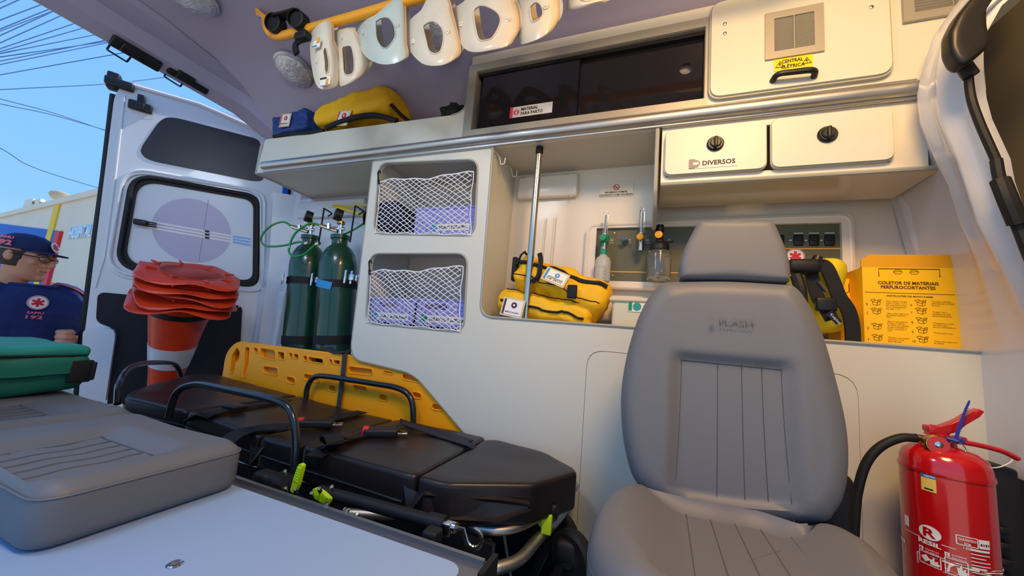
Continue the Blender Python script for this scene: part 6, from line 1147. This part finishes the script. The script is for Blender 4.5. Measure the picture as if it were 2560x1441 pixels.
for s_ in (-1, 1):
    body.ball(HP_(.048 * s_, -.125, .385), .038 * h, 10, 8); body.ball(HP_(.18 * s_, -.07, .25), (.085 * h, .08 * h, .075 * h), 10, 8)
    body.tube([HP_(.06 * s_, .10, .365), HP_(.15 * s_, .115, .345), HP_(.24 * s_, .08, .26)], .028 * h, 8)           # brow
    body.ball(HP_(.125 * s_, .02, .31), .062 * h, 12, 8)
    body.loft([[HP_(.30 * s_ + (.03 + .05 * t_) * s_, .0 + .115 * math.sin(a) * (1 - .3 * t_), -.06 - .03 * t_ + .07 * math.cos(a) * (1 - .3 * t_)) for a in [2 * math.pi * k / 12 for k in range(12)]] for t_ in (-.8, 0, .6)])   # ear
body.tube([HP_(-.10, -.245, .335), HP_(0, -.235, .385), HP_(.10, -.245, .335)], [.02 * h, .032 * h, .02 * h], 8); body.tube([HP_(-.09, -.29, .33), HP_(0, -.295, .375), HP_(.09, -.29, .33)], [.02 * h, .036 * h, .02 * h], 8); body.ball(HP_(0, -.42, .30), (.09 * h, .09 * h, .08 * h), 10, 8)
# arms
limb(body, [lsh + Vector((0, -.03, 0)), (lsh + elb) / 2, elb], [.058, .046, .040]); limb(body, [elb, (elb + handP) / 2 + Vector((.0, 0, -.02)), handP + Vector((-.055, .02, -.01))], [.040, .038, .027])
rel = rsh + Vector((-.02, -.06, -.28)); rh = rel + Vector((.06, .04, -.24)); limb(body, [rsh + Vector((0, .03, 0)), (rsh + rel) / 2, rel], [.058, .046, .040]); limb(body, [rel, (rel + rh) / 2, rh], [.040, .036, .025]); body.rbox(rh + Vector((0, 0, -.05)), (.035, .08, .09), .015)
for k in range(4): body.tube([rh + Vector((0, -.03 + .02 * k, -.08)), rh + Vector((.01, -.03 + .02 * k, -.13)), rh + Vector((.02, -.028 + .02 * k, -.165 + .008 * abs(k - 1.3)))], .0085, 8)
body.tube([rh + Vector((.01, .03, -.03)), rh + Vector((.02, .055, -.07)), rh + Vector((.025, .06, -.10))], .010, 8)
# gripping hand: palm behind the door edge, four fingers curled round it towards us, thumb below
pz_ = onD(196, 850, .0); back = -nd; side_ = -du_
P0 = onD(197, 848, .02) + side_ * .045
body.rbox((0, 0, 0), (.034, .085, .08), .015, M=Matrix.Translation(P0 + nd * .02) @ MD)
for k in range(4):
    z = .034 - .0235 * k; L = (.9, 1.0, .96, .8)[k]; b0 = P0 + vdir * z + nd * .005 + side_ * .012
    body.tube(spl([b0, b0 - nd * .045 * L + side_ * .004, b0 - nd * .068 * L + du_ * .018, b0 - nd * .066 * L + du_ * .040, b0 - nd * .048 * L + du_ * .052], 4), [.0115] * 5 + [.0105] * 6 + [.0095] * 6, 10)
b0 = P0 + vdir * -.045 + nd * .01; body.tube(spl([b0, b0 - nd * .03 - vdir * .02, b0 - nd * .05 - vdir * .045 + du_ * .01, b0 - nd * .052 - vdir * .065 + du_ * .02], 4), [.013] * 5 + [.011] * 8, 10)
# hips and legs
for s_ in (-1, 1):
    hp_ = Vector((torso_c.x, torso_c.y + .09 * s_, torso_c.z - .62)); limb(body, [hp_, hp_ + Vector((.01, 0, -.35)), Vector((hp_.x, hp_.y, ZG + .06))], [.085, .06, .04]); body.rbox((hp_.x + .05, hp_.y, ZG + .04), (.25, .09, .08), .03)
bo_ = body.build('body', M_skin, man, smooth=0); remesh(bo_, .0045, 3)
# shirt, trousers
sh = MB(); torso(sh, 1.09); 
for (a, b, c) in ((lsh, elb, 1), (rsh, rel, -1)): limb(sh, [a + Vector((0, -.07 * c, .005)), a + Vector((0, -.01 * c, -.015)), a.lerp(b, .62)], [.07, .078, .066])
so = sh.build('t_shirt', M_shirt, man, smooth=0); remesh(so, .007, 4)
tm = bpy.data.textures.new('folds', 'CLOUDS'); tm.noise_scale = .09; dm = so.modifiers.new('d', 'DISPLACE'); dm.texture = tm; dm.strength = .022; dm.mid_level = .5
MB().tube(ell((torso_c.x + .0, torso_c.y, torso_c.z + .055), .082, .082, S, Fw), .008, 8, closed=True).build('collar', M_shirt, man)
tr = MB()
for s_ in (-1, 1): hp_ = Vector((torso_c.x, torso_c.y + .09 * s_, torso_c.z - .60)); limb(tr, [hp_, hp_ + Vector((.01, 0, -.35)), Vector((hp_.x, hp_.y, ZG + .12))], [.105, .085, .075])
tr.loft([ell((torso_c.x, torso_c.y, torso_c.z - .45), .165, .13, S, Fw), ell((torso_c.x, torso_c.y, torso_c.z - .66), .18, .13, S, Fw)]); tro = tr.build('trousers', M_navy, man, smooth=0); remesh(tro, .012, 2)
# chest print
F_ = frame(pm(95, 757, .14), S, (0, 0, 1)); F_ = (F_[0] - F_[3] * .0, F_[1], F_[2], F_[3])
px_m = (pm(110, 757) - pm(90, 757)).length / 20
disc(F_, (0, 0), .034, M_paper, man, 'shirt_emblem', .0, 28); star(F_, (0, 0), .021, M_inkred, man); MB().tube([F_[0] + F_[1] * .031 * math.cos(a) + F_[2] * .031 * math.sin(a) - F_[3] * .001 for a in [k * math.pi / 14 for k in range(28)]], .0012, 4, closed=True).build('emblem_ring', M_inkred, man)
coral = mat('coral print', 'E8707C', .6); text('SAMU', sub(F_, -.026, -.056), .052, .012, coral, man, bold=.03); text('192', sub(F_, -.026, -.080), .052, .018, coral, man, bold=.03)
MB().strip(spl([lsh + Vector((.05, -.09, .062)), lsh + Vector((.06, -.03, .052)), lsh + Vector((.065, .03, .02)), lsh + Vector((.06, .07, -.03))], 4), Fw, .012, .002).build('shoulder_piping', mat('orange piping', 'D8562A', .6), man)
# face details
for s_ in (-1, 1):
    MB().ball(HP_(.125 * s_, .015, .316), (.06 * h, .06 * h, .03 * h), 12, 8).build('eye', M_eye, man); MB().ball(HP_(.125 * s_, .014, .350), .024 * h, 8, 6).build('iris', M_hair, man)
    MB().tube([HP_(.07 * s_, .095, .395), HP_(.14 * s_, .115, .375), HP_(.22 * s_, .085, .30)], .014 * h, 6).build('eyebrow', M_hair, man)
MB().tube([HP_(-.10, -.268, .345), HP_(0, -.266, .405), HP_(.10, -.268, .345)], .008 * h, 6).build('mouth_line', mat('mouth', '6E3A34', .6), man)
gl = MB()
for s_ in (-1, 1):
    gl.tube([HP_(.14 * s_ + .115 * math.cos(a), .01 + .060 * math.sin(a), .43 - .06 * abs(.14 * s_ + .115 * math.cos(a)) / .25) for a in [2 * math.pi * k / 20 for k in range(20)]], .0018, 6, closed=True); gl.tube([HP_(.255 * s_, .03, .38), HP_(.33 * s_, .04, .2), HP_(.345 * s_, .05, -.06)], .0026, 6)
gl.tube([HP_(-.03, .02, .44), HP_(.03, .02, .44)], .002, 6); gl.build('glasses_frame', mat('dark glasses frame', '2A2224', .3, .4), man)
for s_ in (-1, 1): MB().plate([(.115 * h * math.cos(a), .060 * h * math.sin(a)) for a in [2 * math.pi * k / 20 for k in range(20)]], [], (HP_(.14 * s_, .01, .415), HR, HU, -FH), .001).build('lens', mat('lens clear', 'F0F0F0', .02, trans=.97, ior=1.1), man, smooth=0)
MB().loft([ell(HP_(0, u_, -.05), a * h, b * h, HR, FH) for u_, a, b in ((-.22, .30, .30), (-.05, .335, .335), (.12, .34, .36))], caps=False).build('hair', M_hair, man)
# cap
cp = MB().loft([ell(HP_(0, u_, f_), a * h, b * h, HR, FH, 28) for u_, a, b, f_ in ((.15, .335, .415, -.02), (.22, .34, .42, -.02), (.33, .325, .40, -.03), (.42, .28, .34, -.04), (.49, .19, .23, -.05), (.52, .08, .10, -.05), (.525, .01, .01, -.05))]).build('cap', M_cap, man, label='navy cap with 192 and a round emblem')
vz = MB(); R1 = []; R2 = []
for k in range(17):
    a = math.pi * (k / 16); c, s_ = math.cos(a), math.sin(a); R1.append(HP_(.34 * c, .17, .02 + .38 * s_)); R2.append(HP_(.31 * c, .16 - .01 * s_ , .10 + .54 * max(s_, 0) ** .7))
vz.loft([R1, R2, [p - HU * .008 for p in R2], [p - HU * .008 for p in R1]], closed=False, caps=False); vz.build('visor', M_cap, man)
cd = (FH * .72 - HR * .0 + HR * .0).normalized(); E0 = HP_(0, .36, .40); fe = frame(HP_(.0, .31, .405), -HR, HU * .9 - FH * .35); disc(fe, (0, 0), .026, M_paper, man, 'cap_emblem', .002, 24); star(fe, (0, 0), .018, M_inkred, man, lift=.0035)
sd_ = (Vector((1, 0, 0)) - FH * .15).normalized(); sd_ = HR if HR.dot(Vector((1, 0, 0))) > 0 else -HR
ff = frame(HP_(0, .19, 0) + sd_ * (.352 * h + .004) - FH * .30 * h, FH, HU); text('192', sub(ff, 0, 0), .06, .026, coral, man, lift=.002, bold=.05); text('SAMU', sub(ff, .004, .032), .055, .014, coral, man, lift=.0, bold=.05)
# ================================================================== HOSPITAL BUILDING and street things
Bz = 1.9; A0, B0 = at(10, 545, Z=Bz), at(245, 490, Z=Bz); bd = (B0 - A0); bd.z = 0; bd.normalize(); bn = Vector((bd.y, -bd.x, 0)); bn = bn if bn.dot(-A0) > 0 else -bn
bu = thing('hospital_building', 'white flat roofed hospital building with coloured entrance beyond the rear door', 'building', (A0.x, A0.y, ZG)); O_ = Vector((A0.x, A0.y, 0)); FB = (O_, bd, Vector((0, 0, 1)), -bn)
def bpx(px, py): r_ = ray(px, py); k = O_.dot(bn) / r_.dot(bn); P = r_ * k - O_; return (P.dot(bd), P.z)
MB().plate(rect(-8, ZG, 14, Bz), [], FB, 3).build('wall', M_build, bu, smooth=0); MB().plate(rect(-8, Bz, 14, Bz + .12), [], FB, 3.1, d0=-.05).build('parapet', M_build, bu, smooth=0)
a, b, c, d = bpx(-60, 552), bpx(146, 578), bpx(146, 608), bpx(-60, 600); MB().plate([a, b, (b[0], ZG), (a[0], ZG)], [], FB, .02, d0=-.02).build('blue_entrance', M_bblue, bu, smooth=0)
a, b = bpx(139, 520), bpx(153, 515); MB().plate(rect(a[0], ZG, b[0], Bz + .1), [], FB, .03, d0=-.03).build('yellow_pilaster', M_byel, bu, smooth=0); a, b = bpx(148, 581), bpx(159, 580); MB().plate(rect(a[0], ZG, b[0], a[1]), [], FB, .05, d0=-.05).build('red_pilaster', M_bred, bu, smooth=0)
a, b = bpx(172, 600), bpx(229, 590); Hh = bpx(172, 570)[1] - a[1]; tx = text('HOSPITAL', (FB[0] + FB[1] * a[0] + FB[2] * a[1] - FB[3] * .02, *FB[1:]), b[0] - a[0], Hh, mat('pale blue letter', 'D4ECFC', .4), bu, bold=.03); sm_ = tx.modifiers.new('s', 'SOLIDIFY'); sm_.thickness = .02; sm_.offset = -1
hd_ = at(150, 492, Z=Bz + .72); P = Vector((hd_.x, hd_.y, Bz))
ds = thing('satellite_dish', 'round satellite dish standing on the hospital roof', 'antenna', P); rr_ = abs((at(178, 492, X=P.x) - at(122, 492, X=P.x)).length) / 2
MB().lathe([(0, -.12), (rr_ * .5, -.09), (rr_ * .85, -.03), (rr_, 0.03), (rr_ * .98, .05), (rr_ * .5, -.06), (0, -.09)], hd_, (-.30, .12, .9), 28).build('dish', mat('dish metal', 'A89C88', .6), ds); MB().tube([Vector((hd_.x, hd_.y, Bz)), hd_], .05, 8).build('mast', M_alupaint, ds); e_ = hd_ + Vector((-.30, .12, .9)).normalized() * rr_ * .5; MB().tube([e_, hd_], .02, 6).ball(e_, .06, 8, 6).build('feed', M_alupaint, ds)
for px, lab in ((74, 'grey louvred air conditioner on the hospital roof, left of its twin'), (92, 'grey louvred air conditioner on the hospital roof, nearer the dish')):
    Q = at(px, 519, Z=Bz + .42); sz = (at(px + 9, 519, X=Q.x) - at(px - 9, 519, X=Q.x)).length; Q.z = Bz + .12; t = thing('rooftop_unit', lab, 'air conditioner', Q, 'rooftop air conditioners'); MB().rbox(Q + Vector((0, 0, .26)), (.5, sz * .8, .52), .02).build('casing', M_build, t)
    for k in range(4): MB().box((Q.x + .25, Q.y - sz * .4, Q.z + .08 + .1 * k), (Q.x + .27, Q.y + sz * .4, Q.z + .14 + .1 * k)).build('louvre', mat('brown louvre', '8A7460', .7), t, smooth=0)
# overhead cables
CB = [((-30, 35), (90, -20)), ((-30, 62), (160, -10)), ((-30, 85), (150, 12)), ((-30, 103), (260, -30)), ((-10, 112), (330, -40)), ((0, 122), (300, 20)), ((5, 128), (350, 30)), ((5, 133), (400, 55)), ((5, 142), (330, 95)), ((5, 152), (420, 70)), ((8, 160), (500, 60)), ((8, 186), (600, 80)), ((8, 224), (320, 205), (600, 165)), ((10, 250), (140, 285), (330, 350)), ((10, 262), (140, 290), (330, 345)), ((5, 373), (100, 425), (330, 495)), ((-30, 20), (60, -20)), ((0, 78), (230, -10))]
for i, L in enumerate(CB):
    P = [at(x, y, X=-9.0 - .15 * i) for x, y in L]; P = [P[0] + (P[0] - P[1]) * 1.5] + P + [P[-1] + (P[-1] - P[-2]) * 1.5] if True else P
    o = MB().tube(spl(P, 6), .0075, 5).build('overhead_cable', mat('cable grey', '3A5A8C', .8)); od = ['first', 'second', 'third', 'fourth', 'fifth', 'sixth', 'seventh', 'eighth', 'ninth', 'tenth', 'eleventh', 'twelfth', 'lone', 'upper', 'lower', 'lowest', 'short', 'extra'][i]
    tag(o, {'lone': 'thin overhead cable crossing level behind the top corner of the open door', 'upper': 'upper of the two thin cables sloping down to the open door edge', 'lower': 'lower of the two thin cables sloping down to the open door edge', 'lowest': 'lowest thin cable sagging just above the hospital roof', 'short': 'shortest thin cable cutting the very top left corner of the sky', 'extra': 'thin cable crossing the others in the fan at the top left'}.get(od, od + ' thin overhead cable from the top in the fan of wires at the top left'), 'cable', 'overhead cables in the sky')
# unseen fittings made up to go with the two added fill lights
for lx, ly, lb in ((.22, .25, 'added unseen fitting of the warm fill light on the headliner above the grey seat'), (-.95, .05, 'added unseen fitting of the cool fill light on the headliner above the bench')): t = thing('added_lamp_fitting', lb, 'lamp', (lx, ly, 1.2)); MB().lathe([(.25, 0), (.25, .03), (.24, .05), (.235, .04)], (lx, ly, 1.215), (0, 0, -1), 32).build('bezel', M_white2, t)
# ordinary unsplit sanity: drop empty label artefacts
for o in list(SC.objects):
    if 'label' in o and not o['label']: del o['label']
